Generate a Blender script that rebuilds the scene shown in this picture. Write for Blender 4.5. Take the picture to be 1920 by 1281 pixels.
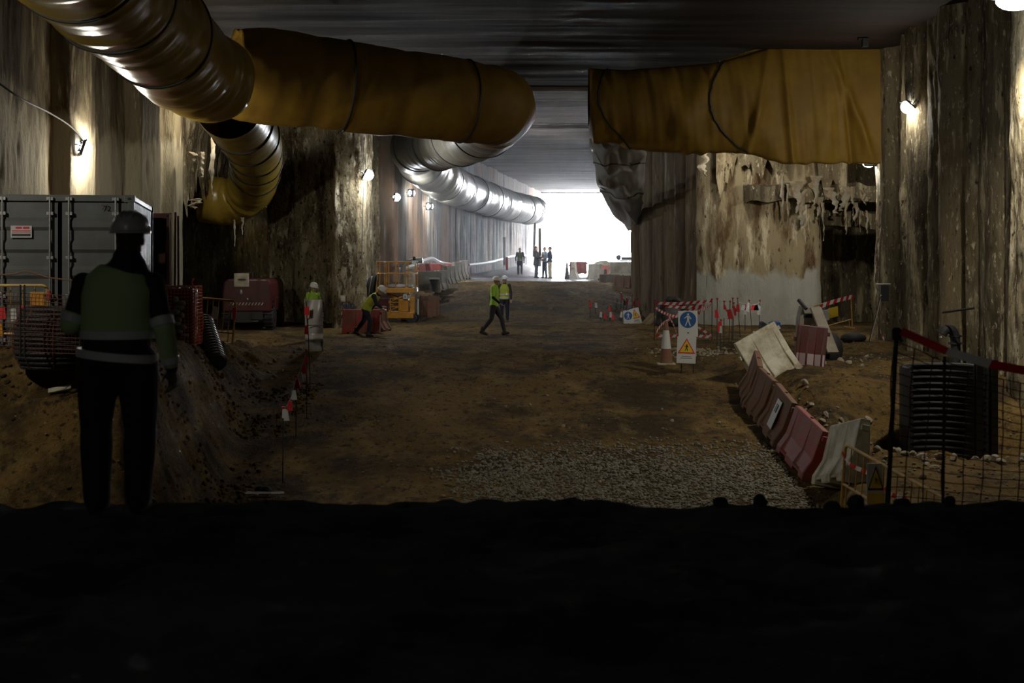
import bpy, bmesh, math, random
import numpy as np
from mathutils import Vector, Matrix
random.seed(7)
R = math.radians
sc = bpy.context.scene
col = sc.collection
for o in list(bpy.data.objects):
    bpy.data.objects.remove(o)

# ------------------------------------------------------------------ camera
F, CZ, HY, CX = 2600.0, 2.6, 480.0, 960.0
cam = bpy.data.cameras.new('camera')
cam.sensor_width = 36.0
cam.lens = F / 1920 * 36
cam.shift_y = -(640.5 - HY) / 1920
cam.clip_start, cam.clip_end = 0.1, 800
cam.dof.use_dof = True
cam.dof.focus_distance = 60
cam.dof.aperture_fstop = 3.4
co = bpy.data.objects.new('camera', cam)
co.location = (0, 0, CZ)
co.rotation_euler = (R(90), 0, 0)
col.objects.link(co)
sc.camera = co
sc.view_settings.view_transform = 'Standard'
sc.view_settings.look = 'None'
sc.view_settings.gamma = 1
sc.view_settings.use_curve_mapping = False
sc.view_settings.exposure = 0.0

# ------------------------------------------------------------------ sky
w = bpy.data.worlds.new('overcast_sky')
sc.world = w
w.use_nodes = True
w.node_tree.nodes['Background'].inputs['Color'].default_value = (0.93, 0.96, 1.0, 1)
w.node_tree.nodes['Background'].inputs['Strength'].default_value = 130.0

def at(px, py, Y):
    """a point of the place seen at a pixel of the photograph, Y metres away"""
    return Vector(((px - CX) / F * Y, Y, CZ - (py - HY) / F * Y))

# ------------------------------------------------------------------ lights of the place, plus added ones
def spot(name, p, target, watts, size=120, radius=.12, colour=(.93, .96, 1.0), blend=.6):
    if size >= 178:
        l = bpy.data.lights.new(name, 'POINT'); l.energy = watts
    else:
        l = bpy.data.lights.new(name, 'SPOT'); l.energy = watts; l.spot_size = R(size); l.spot_blend = blend
    l.shadow_soft_size = radius; l.color = colour
    o = bpy.data.objects.new(name, l)
    o.location = p
    d = Vector(target) - Vector(p)
    o.rotation_euler = d.to_track_quat('-Z', 'Y').to_euler()
    col.objects.link(o)
    return o
WARM = (1.0, .93, .78)
# lamp table: pixel, depth, aim point, watts, cone, tilt for the lamp bodies built later
LAMPS = [
    ('white floodlight on the left wall above the grey container', (157, 278, 33.0), (0.0, 38, 1.5), 380, 178, WARM),
    ('white floodlight on the right wall beside the yellow sheet', (1702, 200, 38.7), (5.0, 38, -1.0), 150, 178, WARM),
    ('large floodlight at the top of the right wall, nearest of all lamps', (1900, 2, 27.9), (9.6, 28.6, -1.0), 1600, 140, WARM),
    ('white floodlight hung on a cable at the pale concrete pillar', (690, 328, 47.7), (-1.0, 46.5, 3), 380, 178, (.9, .95, 1)),
    ('white floodlight at the near edge of the far left wall', (743, 370, 64.4), (0, 64, 4.5), 900, 170, (.88, .94, 1)),
    ('white floodlight high on the far left wall, second from the pillar', (771, 362, 68.3), (1, 74, 5), 1100, 170, (.88, .94, 1)),
    ('smallest white floodlight on the far left wall, nearest the exit', (805, 387, 73.2), (2, 80, 5), 900, 170, (.88, .94, 1)),
    ('upper white floodlight of the pair under the crumpled grey duct', (1185, 383, 72.0), (2, 70, 4), 900, 170, (.85, .93, 1)),
    ('lower white floodlight of the pair under the crumpled grey duct', (1187, 396, 72.0), (2, 74, 4), 700, 170, (.85, .93, 1)),
    ('tiny white floodlight right of the pair under the crumpled duct', (1197, 376, 66.0), (5.0, 60, 4), 160, 170, (.85, .93, 1)),
    ('floodlight half hidden behind the hem of the yellow sheet', (1629, 303, 43.4), (9.5, 49, 1.5), 520, 172, WARM),
    ('added unseen floodlight fixed low on the left wall in front of the grey container', (-610, -60, 17.0), (-2.0, 27, 1.0), 700, 140, WARM),  # out of frame, added to light the left slope, container and near duct
    ('added floodlight on the left wall hidden behind the big yellow duct by the black chamber', (388, 208, 42.8), (-6.0, 48, 3), 260, 178, WARM),  # not visible, added to brighten the left piles and branch duct
    ('added dim fill floodlight high on the back wall behind the camera', (2753, 1780, -5.8), (-1.0, 9, 1.5), 65, 120, WARM),  # unseen fill, added to lift the near man and bank out of black
    ('added floodlight hidden behind the left foot of the yellow sheet', (1372, 272, 47.5), (8.2, 50, 5.5), 130, 165, WARM),  # unseen, added for light on the piles behind the sheet
]
for lab, (px, py, Y), tgt, wt, cone, c in LAMPS:
    p = at(px, py, Y)
    d = (Vector(tgt) - p).normalized()
    spot('lamp_light', p + d * (.42 if px > 1800 else .32), tgt, wt, cone, .10, c)

# ------------------------------------------------------------------ object helpers
def tag(o, label=None, cat=None, group=None, kind=None):
    if label: o['label'] = label
    if cat: o['category'] = cat
    if group: o['group'] = group
    if kind: o['kind'] = kind
    return o

def empty(name, loc=(0, 0, 0), rz=0.0, label=None, cat=None, group=None, rot=None):
    o = bpy.data.objects.new(name, None)
    o.empty_display_size = .2
    o.location = loc
    o.rotation_euler = rot if rot else (0, 0, rz)
    col.objects.link(o)
    return tag(o, label, cat, group)

def copy_tree(o, parent=None):
    c = o.copy(); col.objects.link(c); c.parent = parent
    for ch in list(o.children):
        copy_tree(ch, c)
    return c

def link_mesh(name, verts, faces, mat, parent=None, smooth=False, mats=None, mi=None):
    me = bpy.data.meshes.new(name)
    me.from_pydata([tuple(v) for v in verts], [], [tuple(f) for f in faces])
    for m in (mats or [mat]):
        me.materials.append(m)
    if mi is not None:
        me.polygons.foreach_set('material_index', mi)
    if smooth:
        me.polygons.foreach_set('use_smooth', [True] * len(me.polygons))
    me.update()
    o = bpy.data.objects.new(name, me)
    col.objects.link(o)
    o.parent = parent
    return o

class MB:
    """collects shapes and links them as one mesh object"""
    def __init__(s): s.v, s.f, s.m = [], [], []
    def add(s, vs, fs, mi=0):
        b = len(s.v); s.v += [Vector(v) for v in vs]
        for f in fs: s.f.append([b + i for i in f]); s.m.append(mi)
        return s
    def box(s, c, d, rot=None, mi=0, taper=None, M=None):
        hx, hy, hz = d[0] / 2, d[1] / 2, d[2] / 2
        tx, ty = taper or (1, 1)
        vs = [(-hx, -hy, -hz), (hx, -hy, -hz), (hx, hy, -hz), (-hx, hy, -hz),
              (-hx * tx, -hy * ty, hz), (hx * tx, -hy * ty, hz), (hx * tx, hy * ty, hz), (-hx * tx, hy * ty, hz)]
        vs = [Vector(v) for v in vs]
        if rot is not None:
            from mathutils import Euler
            rm = Euler(rot).to_matrix(); vs = [rm @ v for v in vs]
        vs = [v + Vector(c) for v in vs]
        if M: vs = [M @ v for v in vs]
        return s.add(vs, [(0, 3, 2, 1), (4, 5, 6, 7), (0, 1, 5, 4), (1, 2, 6, 5), (2, 3, 7, 6), (3, 0, 4, 7)], mi)
    def tube(s, pts, r, n=8, mi=0, cap=True, closed=False):
        pts = [Vector(p) for p in pts]
        rs = r if isinstance(r, (list, tuple)) else [r] * len(pts)
        rings = []
        up = None
        m = len(pts)
        for i, p in enumerate(pts):
            if closed: t = pts[(i + 1) % m] - pts[i - 1]
            else: t = pts[min(i + 1, m - 1)] - pts[max(i - 1, 0)]
            if t.length < 1e-9: t = Vector((0, 0, 1))
            t.normalize()
            if up is None:
                up = Vector((0, 0, 1)) if abs(t.z) < .9 else Vector((0, 1, 0))
            a = t.cross(up)
            if a.length < 1e-6: a = t.orthogonal()
            a.normalize(); b = a.cross(t).normalized(); up = b
            rings.append([p + (a * math.cos(k * 2 * math.pi / n) + b * math.sin(k * 2 * math.pi / n)) * rs[i] for k in range(n)])
        vs = [v for rg in rings for v in rg]
        fs = []
        for i in range(m if closed else m - 1):
            j = (i + 1) % m
            for k in range(n):
                fs.append((i * n + k, i * n + (k + 1) % n, j * n + (k + 1) % n, j * n + k))
        if cap and not closed:
            fs.append(tuple(range(n))[::-1]); fs.append(tuple((m - 1) * n + k for k in range(n)))
        return s.add(vs, fs, mi)
    def lathe(s, prof, n=24, c=(0, 0, 0), mi=0, M=None):
        """prof: list of (radius, z)"""
        vs, fs = [], []
        for r, z in prof:
            for k in range(n):
                a = 2 * math.pi * k / n
                v = Vector((r * math.cos(a), r * math.sin(a), z)) 
                v = (M @ v) if M else v
                vs.append(v + Vector(c))
        for i in range(len(prof) - 1):
            for k in range(n):
                fs.append((i * n + k, i * n + (k + 1) % n, (i + 1) * n + (k + 1) % n, (i + 1) * n + k))
        fs.append(tuple(range(n))[::-1]); fs.append(tuple((len(prof) - 1) * n + k for k in range(n)))
        return s.add(vs, fs, mi)
    def ell(s, c, r, n=16, m=10, mi=0, M=None):
        vs, fs = [], []
        for i in range(m + 1):
            th = math.pi * i / m
            for k in range(n):
                a = 2 * math.pi * k / n
                v = Vector((r[0] * math.sin(th) * math.cos(a), r[1] * math.sin(th) * math.sin(a), r[2] * math.cos(th)))
                if M: v = M @ v
                vs.append(v + Vector(c))
        for i in range(m):
            for k in range(n):
                fs.append((i * n + k, (i + 1) * n + k, (i + 1) * n + (k + 1) % n, i * n + (k + 1) % n))
        return s.add(vs, fs, mi)
    def prism(s, poly, a, b, axis='y', mi=0):
        """poly of 2D points extruded from a to b along an axis"""
        n = len(poly)
        def mk(p, t):
            return {'y': (p[0], t, p[1]), 'x': (t, p[0], p[1]), 'z': (p[0], p[1], t)}[axis]
        vs = [mk(p, a) for p in poly] + [mk(p, b) for p in poly]
        fs = [tuple(range(n)), tuple(range(2 * n - 1, n - 1, -1))]
        for i in range(n):
            j = (i + 1) % n
            fs.append((i, n + i, n + j, j))
        return s.add(vs, fs, mi)
    def build(s, name, mat, parent=None, smooth=False, bevel=0, M=None):
        mats = mat if isinstance(mat, (list, tuple)) else [mat]
        vs = [M @ v for v in s.v] if M else s.v
        o = link_mesh(name, vs, s.f, None, parent, smooth, mats, s.m)
        if smooth:
            bm = bmesh.new(); bm.from_mesh(o.data)
            bmesh.ops.recalc_face_normals(bm, faces=bm.faces)
            for e in bm.edges:
                if len(e.link_faces) == 2 and e.calc_face_angle(0) > R(40): e.smooth = False
            bm.to_mesh(o.data); bm.free()
        else:
            bm = bmesh.new(); bm.from_mesh(o.data)
            bmesh.ops.recalc_face_normals(bm, faces=bm.faces)
            bm.to_mesh(o.data); bm.free()
        if bevel:
            b = o.modifiers.new('bevel', 'BEVEL'); b.width = bevel; b.segments = 2; b.limit_method = 'ANGLE'
        return o

# ------------------------------------------------------------------ noise (numpy)
def _h(ix, iy, iz, seed):
    n = (ix.astype(np.int64) * 374761393 + iy.astype(np.int64) * 668265263 + iz.astype(np.int64) * 2147483647 + seed * 974634777) & 0xffffffff
    n = ((n ^ (n >> 13)) * 1274126177) & 0xffffffff
    n = (n ^ (n >> 16)) & 0xffff
    return n / 65535.0
def vn(x, y, z=None, seed=0):
    x = np.asarray(x, float); y = np.asarray(y, float)
    z = np.zeros_like(x) if z is None else np.asarray(z, float)
    x, y, z = np.broadcast_arrays(x, y, z)
    xi, yi, zi = np.floor(x), np.floor(y), np.floor(z)
    fx, fy, fz = x - xi, y - yi, z - zi
    u, v, w_ = fx * fx * (3 - 2 * fx), fy * fy * (3 - 2 * fy), fz * fz * (3 - 2 * fz)
    r = 0
    for dx in (0, 1):
        for dy in (0, 1):
            for dz in (0, 1):
                r = r + _h(xi + dx, yi + dy, zi + dz, seed) * (u if dx else 1 - u) * (v if dy else 1 - v) * (w_ if dz else 1 - w_)
    return r * 2 - 1
def fbm(x, y, z=None, seed=0, o=4, g=.5):
    a, s, f = 1.0, 0, 1.0
    for i in range(o):
        s = s + a * vn(np.asarray(x) * f, np.asarray(y) * f, None if z is None else np.asarray(z) * f, seed + i)
        a *= g; f *= 2.03
    return s
def sst(a, b, x):
    t = np.clip((x - a) / (b - a), 0, 1)
    return t * t * (3 - 2 * t)

# ------------------------------------------------------------------ materials
def mat(name, colour=(.5, .5, .5), rough=.6, metal=0.0, noise=None, bump=0.0, bscale=20, spec=None, emit=None, estr=0, coat=0, sheen=0):
    m = bpy.data.materials.new(name); m.use_nodes = True
    nt = m.node_tree; N, L = nt.nodes, nt.links
    b = N['Principled BSDF']
    b.inputs['Base Color'].default_value = (*colour, 1)
    b.inputs['Roughness'].default_value = rough
    b.inputs['Metallic'].default_value = metal
    if spec is not None: b.inputs['Specular IOR Level'].default_value = spec
    if coat: b.inputs['Coat Weight'].default_value = coat
    if emit:
        b.inputs['Emission Color'].default_value = (*emit, 1); b.inputs['Emission Strength'].default_value = estr
    tc = N.new('ShaderNodeTexCoord')
    if noise:
        c2, scale, amt = noise[0], noise[1], noise[2]
        st = noise[3] if len(noise) > 3 else (1, 1, 1)
        mp = N.new('ShaderNodeMapping'); mp.inputs['Scale'].default_value = st
        L.new(tc.outputs['Object'], mp.inputs['Vector'])
        n = N.new('ShaderNodeTexNoise'); n.inputs['Scale'].default_value = scale; n.inputs['Detail'].default_value = 7
        n.inputs['Roughness'].default_value = .65
        L.new(mp.outputs[0], n.inputs['Vector'])
        r = N.new('ShaderNodeValToRGB')
        r.color_ramp.elements[0].position = .5 - .18 + (.5 - amt) * .4; r.color_ramp.elements[1].position = .5 + .1 + (.5 - amt) * .4
        r.color_ramp.elements[0].color = (*colour, 1); r.color_ramp.elements[1].color = (*c2, 1)
        L.new(n.outputs['Fac'], r.inputs['Fac']); L.new(r.outputs['Color'], b.inputs['Base Color'])
    if bump:
        n2 = N.new('ShaderNodeTexNoise'); n2.inputs['Scale'].default_value = bscale; n2.inputs['Detail'].default_value = 6
        L.new(tc.outputs['Object'], n2.inputs['Vector'])
        bp = N.new('ShaderNodeBump'); bp.inputs['Strength'].default_value = bump; bp.inputs['Distance'].default_value = .03
        L.new(n2.outputs['Fac'], bp.inputs['Height']); L.new(bp.outputs[0], b.inputs['Normal'])
    return m

def layered(name, c0, layers, rough=.9, bump=.6, bdist=.05, bscale=(6, 6, 6), bstretch=(1, 1, 1), spec=.25, zmix=None):
    """earth and concrete: c0 then layers of (colour, scale, (sx,sy,sz), lo, hi)"""
    m = bpy.data.materials.new(name); m.use_nodes = True
    nt = m.node_tree; N, L = nt.nodes, nt.links
    b = N['Principled BSDF']; b.inputs['Roughness'].default_value = rough; b.inputs['Specular IOR Level'].default_value = spec
    tc = N.new('ShaderNodeTexCoord')
    cur = None
    def mixin(prev, colour, fac):
        mx = N.new('ShaderNodeMix'); mx.data_type = 'RGBA'
        if prev is None: mx.inputs['A'].default_value = (*c0, 1)
        else: L.new(prev, mx.inputs['A'])
        mx.inputs['B'].default_value = (*colour, 1)
        L.new(fac, mx.inputs['Factor'])
        return mx.outputs['Result']
    for i, (c, sca, st, lo, hi) in enumerate(layers):
        mp = N.new('ShaderNodeMapping'); mp.inputs['Scale'].default_value = st; mp.inputs['Location'].default_value = (i * 7.3, i * 3.1, i * 5.7)
        L.new(tc.outputs['Object'], mp.inputs['Vector'])
        n = N.new('ShaderNodeTexNoise'); n.inputs['Scale'].default_value = sca; n.inputs['Detail'].default_value = 8; n.inputs['Roughness'].default_value = .68
        L.new(mp.outputs[0], n.inputs['Vector'])
        mr = N.new('ShaderNodeMapRange'); mr.inputs['From Min'].default_value = lo; mr.inputs['From Max'].default_value = hi
        L.new(n.outputs['Fac'], mr.inputs['Value'])
        cur = mixin(cur, c, mr.outputs[0])
    if zmix:
        colour, z0, sc_, amp, soft = zmix
        sp = N.new('ShaderNodeSeparateXYZ'); L.new(tc.outputs['Object'], sp.inputs[0])
        mp = N.new('ShaderNodeMapping'); mp.inputs['Scale'].default_value = (1, 1, .35)
        L.new(tc.outputs['Object'], mp.inputs['Vector'])
        n = N.new('ShaderNodeTexNoise'); n.inputs['Scale'].default_value = sc_; n.inputs['Detail'].default_value = 8; n.inputs['Roughness'].default_value = .65
        L.new(mp.outputs[0], n.inputs['Vector'])
        ma = N.new('ShaderNodeMath'); ma.operation = 'MULTIPLY_ADD'; ma.inputs[1].default_value = amp; 
        L.new(n.outputs['Fac'], ma.inputs[0]); L.new(sp.outputs['Z'], ma.inputs[2])
        mr = N.new('ShaderNodeMapRange'); mr.inputs['From Min'].default_value = z0 + soft; mr.inputs['From Max'].default_value = z0 - soft
        L.new(ma.outputs[0], mr.inputs['Value'])
        cur = mixin(cur, colour, mr.outputs[0])
    L.new(cur, b.inputs['Base Color'])
    mp = N.new('ShaderNodeMapping'); mp.inputs['Scale'].default_value = bstretch
    L.new(tc.outputs['Object'], mp.inputs['Vector'])
    n2 = N.new('ShaderNodeTexNoise'); n2.inputs['Scale'].default_value = bscale[0]; n2.inputs['Detail'].default_value = 9; n2.inputs['Roughness'].default_value = .7
    L.new(mp.outputs[0], n2.inputs['Vector'])
    bp = N.new('ShaderNodeBump'); bp.inputs['Strength'].default_value = bump; bp.inputs['Distance'].default_value = bdist
    L.new(n2.outputs['Fac'], bp.inputs['Height']); L.new(bp.outputs[0], b.inputs['Normal'])
    return m

V1 = (1, 1, .12)
M = {}
M['pile'] = layered('streaked_earth_piles', (.165, .135, .080),
    [((.05, .036, .020), 1.1, V1, .45, .60), ((.42, .35, .22), 2.4, (1, 1, .16), .54, .62), ((.05, .03, .018), 3.2, (1, 1, .3), .56, .66), ((.20, .15, .08), .5, (1, 1, .3), .5, .7), ((.46, .40, .27), 9, (1, 1, .4), .58, .64), ((.03, .02, .012), 7, (1, 1, .35), .6, .66)],
    bump=1, bdist=.14, bscale=(5.0, 0, 0), bstretch=(1, 1, .3))
M['pile_white'] = layered('limewashed_piles', (.30, .24, .14),
    [((.11, .065, .03), 1.0, (1, 1, .25), .47, .58), ((.55, .47, .32), 2.0, (1, 1, .18), .55, .63), ((.07, .045, .025), 3, (1, 1, .3), .58, .68), ((.05, .03, .018), 8, (1, 1, .35), .6, .66)],
    bump=1, bdist=.10, bscale=(5.0, 0, 0), bstretch=(1, 1, .3), zmix=((.37, .36, .31), 3.1, 1.3, 2.2, .12))
M['concrete_grey'] = layered('stained_grey_wall', (.15, .135, .11),
    [((.07, .06, .05), 1.3, (1, 1, .08), .45, .62), ((.38, .37, .34), 4.0, (1, 1, .05), .56, .66), ((.26, .15, .08), .22, (1, 1, .4), .45, .6), ((.03, .025, .02), 1.6, (1, 1, .03), .58, .64)],
    bump=.5, bdist=.04, bscale=(4, 0, 0), bstretch=(1, 1, .2))
M['ceiling'] = layered('board_marked_ceiling', (.13, .105, .085),
    [((.05, .035, .03), 1.2, (.12, 1, 1), .42, .6), ((.28, .24, .2), 3.0, (.08, 1.4, 1), .54, .68), ((.05, .04, .035), 5.0, (.05, 2, 1), .56, .66)],
    bump=.5, bdist=.03, bscale=(5, 0, 0), bstretch=(.1, 1, 1))
M['ceiling_dark'] = layered('dark_brown_ceiling', (.022, .014, .010),  # near slab, much darker brown than the tunnel ceiling
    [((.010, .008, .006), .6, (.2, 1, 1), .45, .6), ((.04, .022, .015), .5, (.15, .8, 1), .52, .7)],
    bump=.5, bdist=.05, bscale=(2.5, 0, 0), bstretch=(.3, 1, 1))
M['earth'] = layered('ochre_trodden_earth', (.165, .10, .030),
    [((.055, .036, .016), .35, (1, 1, 1), .46, .58), ((.25, .165, .058), 1.1, (1, .5, 1), .52, .68), ((.045, .03, .015), 2.6, (1, .45, 1), .56, .68), ((.04, .028, .014), 7, (1, .6, 1), .55, .62), ((.34, .27, .15), 11, (1, 1, 1), .63, .72)],
    bump=1, bdist=.16, bscale=(5.5, 0, 0), bstretch=(1, .6, 1), spec=.15)
M['earth_dark'] = layered('dry_dark_spoil', (.11, .11, .115),  # dark grey dry soil
    [((.05, .05, .052), .8, (1, 1, 1), .48, .6), ((.17, .165, .16), 4, (1, 1, 1), .6, .7)],
    bump=.8, bdist=.05, bscale=(7, 0, 0), spec=0.0)
M['yellow_pvc'] = mat('yellow_duct_fabric', (.27, .18, .026), .30, noise=((.20, .13, .02), .8, .5), bump=.25, bscale=3)
M['silver_pvc'] = mat('silver_grey_duct_fabric', (.22, .20, .165), .42, .3, noise=((.17, .15, .11), 1.2, .5), bump=.25, bscale=4)
M['strap'] = mat('black_strap', (.012, .012, .01), .6)
M['dark_metal'] = mat('dark_metal', (.05, .05, .05), .5, .7)
M['steel'] = mat('galvanised_steel', (.38, .38, .37), .4, .8, bump=.1)
M['lamp_glow'] = mat('lamp_lens', (1, 1, 1), .3, emit=(.93, .97, 1), estr=60)
M['black'] = mat('black_rubber', (.014, .014, .014), .7)
M['red_pl'] = mat('dusty_red_plastic', (.30, .022, .018), .6, noise=((.20, .06, .04), 2.5, .45), bump=.15)
M['red_dull'] = mat('mud_covered_red_plastic', (.20, .065, .04), .8, noise=((.15, .09, .05), 3, .5), bump=.2)
M['white_pl'] = mat('muddy_white_plastic', (.55, .52, .40), .6, noise=((.25, .19, .11), 2.2, .3), bump=.2, bscale=8)
M['grey_pl'] = mat('grey_dusty_plastic', (.30, .27, .22), .7, noise=((.2, .16, .11), 2.2, .4), bump=.2, bscale=8)
M['yel_metal'] = mat('yellow_painted_tube', (.50, .30, .045), .45, noise=((.28, .17, .05), 6, .4), bump=.1)
M['orange_metal'] = mat('orange_painted_steel', (.60, .27, .02), .42, noise=((.42, .17, .02), 3, .4), bump=.05)
M['white'] = mat('white_paint', (.48, .48, .46), .5)
M['red'] = mat('red_print', (.55, .02, .02), .5)
M['blue'] = mat('blue_print', (.015, .07, .22), .5)
M['yellow'] = mat('yellow_print', (.60, .42, .03), .5)
M['blackprint'] = mat('black_print', (.02, .02, .02), .5)
M['orange_net'] = mat('orange_netting', (.62, .12, .03), .6)
M['dark_net'] = mat('dark_orange_netting', (.10, .028, .012), .7)
M['wood'] = mat('weathered_wood', (.22, .15, .08), .8, noise=((.13, .085, .045), 5, .5, (1, 1, .2)), bump=.3)
M['cont_grey'] = mat('grey_container_paint', (.115, .125, .12), .5, noise=((.08, .085, .08), 1.5, .5), bump=.05)
M['cont_red'] = mat('dark_red_container_paint', (.12, .025, .018), .55, noise=((.07, .02, .015), 1.5, .5), bump=.05)
M['mach_red'] = mat('dark_red_machine_paint', (.08, .012, .010), .4, noise=((.05, .012, .01), 2, .4))
M['rock'] = mat('pale_rock', (.38, .33, .24), .9, noise=((.2, .16, .1), 6, .5), bump=.5, bscale=12)
M['sheet'] = mat('white_plastic_sheet', (.36, .35, .33), .35, noise=((.27, .26, .23), 2, .4), bump=.3, bscale=6)
M['shot'] = layered('sprayed_concrete', (.26, .23, .17), [((.2, .14, .08), 2.0, (1, 1, 1), .5, .62)], bump=1, bdist=.05, bscale=(6, 0, 0))
M['wet_slab'] = layered('wet_grey_slab', (.16, .16, .165), [((.08, .08, .085), .6, (.4, 1, 1), .45, .6), ((.24, .23, .22), 1.5, (.3, 1, 1), .55, .7)], rough=.34, bump=.35, bdist=.02, bscale=(3, 0, 0), bstretch=(.5, 1, 1), spec=.6)
M['pile_plain'] = layered('brown_round_piles', (.19, .14, .085), [((.09, .06, .035), .8, V1, .45, .6), ((.36, .32, .24), 1.3, (1, 1, .14), .58, .66), ((.06, .04, .025), 5, (1, 1, .3), .6, .68)], bump=.8, bdist=.07, bscale=(4, 0, 0), bstretch=(1, 1, .35))
M['pile_pale_lit'] = layered('lit_pale_pitted_piles', (.38, .31, .18),  # lamp light on these piles is put into the raised pale tones
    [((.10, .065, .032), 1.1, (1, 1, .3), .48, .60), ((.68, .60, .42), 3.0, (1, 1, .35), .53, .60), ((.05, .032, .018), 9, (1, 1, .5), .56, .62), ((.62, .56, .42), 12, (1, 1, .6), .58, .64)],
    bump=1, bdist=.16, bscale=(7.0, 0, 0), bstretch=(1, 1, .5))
def thin(name, colour, rough=.5, amt=.22):
    m = mat(name, colour, rough); N, L = m.node_tree.nodes, m.node_tree.links
    t = N.new('ShaderNodeBsdfTranslucent'); t.inputs['Color'].default_value = (*colour, 1)
    x = N.new('ShaderNodeMixShader'); x.inputs[0].default_value = amt
    L.new(N['Principled BSDF'].outputs[0], x.inputs[1]); L.new(t.outputs[0], x.inputs[2]); L.new(x.outputs[0], N['Material Output'].inputs['Surface'])
    return m
M['tape_red'] = thin('red_tape_film', (.45, .015, .015)); M['tape_white'] = thin('white_tape_film', (.55, .55, .53))
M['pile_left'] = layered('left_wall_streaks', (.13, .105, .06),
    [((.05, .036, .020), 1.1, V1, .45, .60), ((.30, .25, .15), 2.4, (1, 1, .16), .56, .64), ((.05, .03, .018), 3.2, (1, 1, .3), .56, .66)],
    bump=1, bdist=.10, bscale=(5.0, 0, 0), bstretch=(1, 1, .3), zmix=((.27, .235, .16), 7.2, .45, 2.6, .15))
M['matte_pvc'] = mat('matte_yellow_duct_fabric', (.26, .155, .018), .62, noise=((.19, .105, .014), .8, .5), bump=.25, bscale=3, spec=.25)
M['crumple'] = thin('thin_grey_duct_film', (.42, .41, .38), .3, .45)
# ------------------------------------------------------------------ ground
def floor_h(X, Y, detail=True):
    X = np.asarray(X, float); Y = np.asarray(Y, float)
    ramp = np.maximum(-.12 * np.maximum(38 - Y, 0), -2.35)
    far = .10 * sst(44, 50, Y) + 1.28 * sst(53.5, 65.5, Y) + .5 * sst(80, 139, Y)
    base = ramp + far
    # shoulder hollows beside the far ramp
    off = np.minimum(np.abs(X - .5 - (Y - 60) * .04) - 3.0, 1.5)
    base = base - .35 * sst(0, 1.5, off) * sst(52, 56, Y) * (1 - sst(60, 66, Y))
    # raised platform on the left
    plat = np.interp(Y, [0, 24, 30, 34, 40, 46], [1.07, 1.07, .75, .50, .12, .02])
    xb = np.interp(Y, [10, 24, 33, 40], [-4.6, -5.0, -5.9, -6.6])
    s = np.minimum(np.clip((xb - X) / 1.5, 0, 1), np.clip((Y - 18.0) / 4.3, 0, 1))
    s = s * s * (3 - 2 * s)
    s = np.where(Y > 44, 0, s) if np.ndim(Y) else (0 if Y > 44 else s)
    h = base * (1 - s) + plat * s
    # ground right of the barriers, with the pit
    hr = np.interp(Y, [0, 16, 18.5, 21.5, 25, 29.2, 31.5, 36, 40, 46], [-2.2, -2.0, -1.8, -1.36, -1.05, -.62, -.22, -.08, 0, 0.05])
    pit = 1.3 * np.exp(-(((X - 8.7) / 1.5) ** 4 + ((Y - 28.0) / 2.0) ** 4))
    e3 = np.interp(Y, [20, 23.5, 24.5, 33, 37], [4.5, 4.9, 5.9, 5.9, 4.6])
    s3 = sst(0, 1.0, X - e3) * (1 - sst(40, 46, Y))
    h = h * (1 - s3) + (hr - pit) * s3
    if detail:
        rough = .02 + .05 * sst(4.8, 6.5, X) * (1 - sst(36, 44, Y)) + .20 * np.clip(4 * s * (1 - s), 0, 1) + .02 * s
        rough = rough + .05 * sst(2.2, 4, np.abs(X - .5)) * sst(50, 56, Y) * (1 - sst(64, 70, Y))
        h = h + rough * fbm(X * .9, Y * .9, seed=3, o=5, g=.62) + .012 * fbm(X * 4, Y * 4, seed=9, o=3)
        # wheel ruts
        for cx in (-2.9, -1.2, .9, 2.6):
            d = X - (cx + .25 * np.sin(Y * .13 + cx))
            h = h - .035 * np.exp(-(d / .22) ** 2) * (1 - sst(36, 44, Y))
    return h
def fz(x, y):
    return float(floor_h(np.array([x]), np.array([y]))[0])

def grid_mesh(name, xs, ys, hf, material, kind='structure'):
    X, Y = np.meshgrid(xs, ys)
    Z = hf(X, Y)
    nx, ny = len(xs), len(ys)
    V = np.stack([X, Y, Z], -1).reshape(-1, 3)
    i = np.arange(nx - 1)[None, :] + np.arange(ny - 1)[:, None] * nx
    Fc = np.stack([i, i + 1, i + 1 + nx, i + nx], -1).reshape(-1, 4)
    me = bpy.data.meshes.new(name)
    me.vertices.add(len(V)); me.vertices.foreach_set('co', V.ravel())
    me.loops.add(Fc.size); me.loops.foreach_set('vertex_index', Fc.ravel())
    me.polygons.add(len(Fc)); me.polygons.foreach_set('loop_start', np.arange(0, Fc.size, 4)); me.polygons.foreach_set('loop_total', np.full(len(Fc), 4))
    me.polygons.foreach_set('use_smooth', np.ones(len(Fc), bool))
    me.materials.append(material); me.update(calc_edges=True)
    o = bpy.data.objects.new(name, me); col.objects.link(o)
    if kind: o['kind'] = kind
    return o

ys = np.concatenate([np.arange(10.5, 44, .09), np.arange(44, 80, .16), np.arange(80, 200, .8)])
xs = np.concatenate([np.arange(-22, -12.5, .5), np.arange(-12.5, 12.5, .11), np.arange(12.5, 40, .5)])
grid_mesh('floor', xs, ys[ys < 66.3], floor_h, M['earth'])
grid_mesh('floor_far', xs, ys[ys > 66.0], floor_h, M['wet_slab'])

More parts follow.
